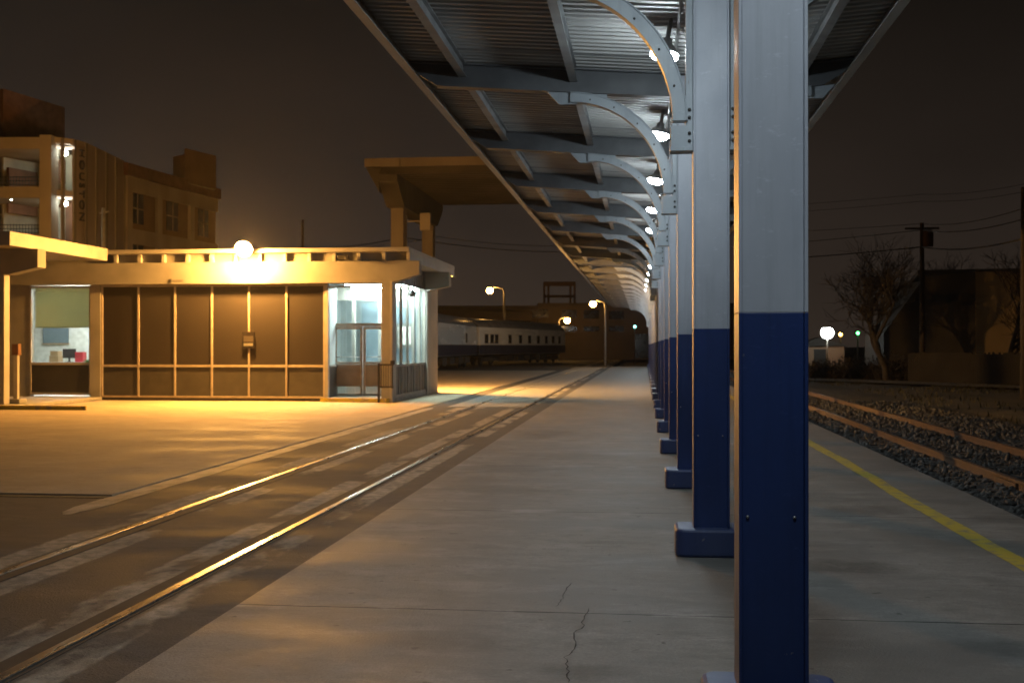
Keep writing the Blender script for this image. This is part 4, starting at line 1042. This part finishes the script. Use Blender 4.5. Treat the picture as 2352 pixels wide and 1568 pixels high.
for px, d, w, h, lab, sd in ((1880, 66, 1.6, 1.3, 'low scrub bush in front of the white yard lamp', 1), (1945, 64, 2.2, 1.5, 'wide dark bush between the yard lamp and the bare tree', 2), (2045, 63, 2.0, 1.7, 'dark bush at the foot of the bare tree', 3)):
    bush(px, d, w, h, lab, sd)
# small lit wall by the white lamp
t = empty('brick_hut', (*P(1878, 78), -.3), 'small orange lit hut low beside the white yard lamp', 'building')
m = MB(); m.box(-1.6, 1.6, -1, 1, 0, 1.9); m.build('wall', M['brownpanel'], t)
m = MB(); m.prism([(-1.8, 1.9), (1.8, 1.9), (0, 2.5)], 'y', -1.2, 1.2); m.build('roof', M['shed'], t)
m = MB(); m.box(-.4, .4, -1.03, -1.002, 0, 1.7); m.build('door', M['shed'], t)

hz = bpy.data.materials.new('night_haze'); hz.use_nodes = True; hn = hz.node_tree; hn.nodes.remove(hn.nodes['Principled BSDF'])
pv = hn.nodes.new('ShaderNodeVolumePrincipled'); pv.inputs['Color'].default_value = (.85, .85, .85, 1); pv.inputs['Density'].default_value = .00015; pv.inputs['Anisotropy'].default_value = .8
hn.links.new(pv.outputs[0], hn.nodes['Material Output'].inputs['Volume'])
tag(MB().box(-150, 150, -25, 215, -1.4, 26).build('haze', hz), kind='stuff')

# ================= WORLD, CAMERA, RENDER =================
w = bpy.data.worlds.new('World'); S.world = w; w.use_nodes = True; nt = w.node_tree; L = nt.links.new
bg = nt.nodes['Background']; bg.inputs['Strength'].default_value = .98
sky = nt.nodes.new('ShaderNodeTexSky'); sky.sky_type = 'NISHITA'; sky.sun_disc = False; sky.sun_elevation = R(-8); sky.sun_rotation = R(200)
tc = nt.nodes.new('ShaderNodeTexCoord'); sx = nt.nodes.new('ShaderNodeSeparateXYZ'); L(tc.outputs['Generated'], sx.inputs[0])
rm = nt.nodes.new('ShaderNodeValToRGB'); e = rm.color_ramp.elements
e[0].position = 0.0; e[0].color = (.039, .0280, .0212, 1); e[1].position = .55; e[1].color = (.0055, .0046, .0036, 1)
el = e.new(.12); el.color = (.0290, .0212, .0165, 1); el = e.new(.28); el.color = (.0130, .0100, .0077, 1)
L(sx.outputs['Z'], rm.inputs[0])
# glow of the town is stronger to the left, clouds mottle it
az = nt.nodes.new('ShaderNodeMapRange'); L(sx.outputs['X'], az.inputs[0]); az.inputs[1].default_value = -.45; az.inputs[2].default_value = .45; az.inputs[3].default_value = 1.12; az.inputs[4].default_value = .56
mp = nt.nodes.new('ShaderNodeMapping'); mp.inputs['Scale'].default_value = (1, 1, 2.4); L(tc.outputs['Generated'], mp.inputs[0])
nz = nt.nodes.new('ShaderNodeTexNoise'); nz.inputs['Scale'].default_value = 3.2; nz.inputs['Detail'].default_value = 5; L(mp.outputs[0], nz.inputs['Vector'])
cl = nt.nodes.new('ShaderNodeMapRange'); L(nz.outputs['Fac'], cl.inputs[0]); cl.inputs[1].default_value = .3; cl.inputs[2].default_value = .7; cl.inputs[3].default_value = .86; cl.inputs[4].default_value = 1.14
mu = nt.nodes.new('ShaderNodeMath'); mu.operation = 'MULTIPLY'; L(az.outputs[0], mu.inputs[0]); L(cl.outputs[0], mu.inputs[1])
vm = nt.nodes.new('ShaderNodeVectorMath'); vm.operation = 'SCALE'; L(rm.outputs[0], vm.inputs[0]); L(mu.outputs[0], vm.inputs['Scale'])
sk = nt.nodes.new('ShaderNodeVectorMath'); sk.operation = 'SCALE'; L(sky.outputs[0], sk.inputs[0]); sk.inputs['Scale'].default_value = .05
ad = nt.nodes.new('ShaderNodeVectorMath'); ad.operation = 'ADD'; L(vm.outputs[0], ad.inputs[0]); L(sk.outputs[0], ad.inputs[1])
L(ad.outputs[0], bg.inputs['Color'])

cd = bpy.data.cameras.new('Camera'); cam = bpy.data.objects.new('Camera', cd); COL.objects.link(cam); S.camera = cam
cam.location = (0, 0, EYE); cam.rotation_euler = (R(90.24), 0, YAW)
cd.lens = 40; cd.sensor_width = 36; cd.clip_end = 4000; cd.clip_start = .05
cd.dof.use_dof = True; cd.dof.focus_distance = 5.2; cd.dof.aperture_fstop = 5.6; cd.dof.aperture_blades = 8
S.view_settings.view_transform = 'Standard'; S.view_settings.look = 'None'; S.view_settings.exposure = 0; S.view_settings.gamma = 1
S.render.engine = 'CYCLES'; c = S.cycles; c.volume_bounces = 0
c.use_denoising = True; c.max_bounces = 7; c.diffuse_bounces = 4; c.glossy_bounces = 4; c.transmission_bounces = 4; c.transparent_max_bounces = 8
c.caustics_reflective = False; c.caustics_refractive = False; c.sample_clamp_indirect = 4; c.use_light_tree = True
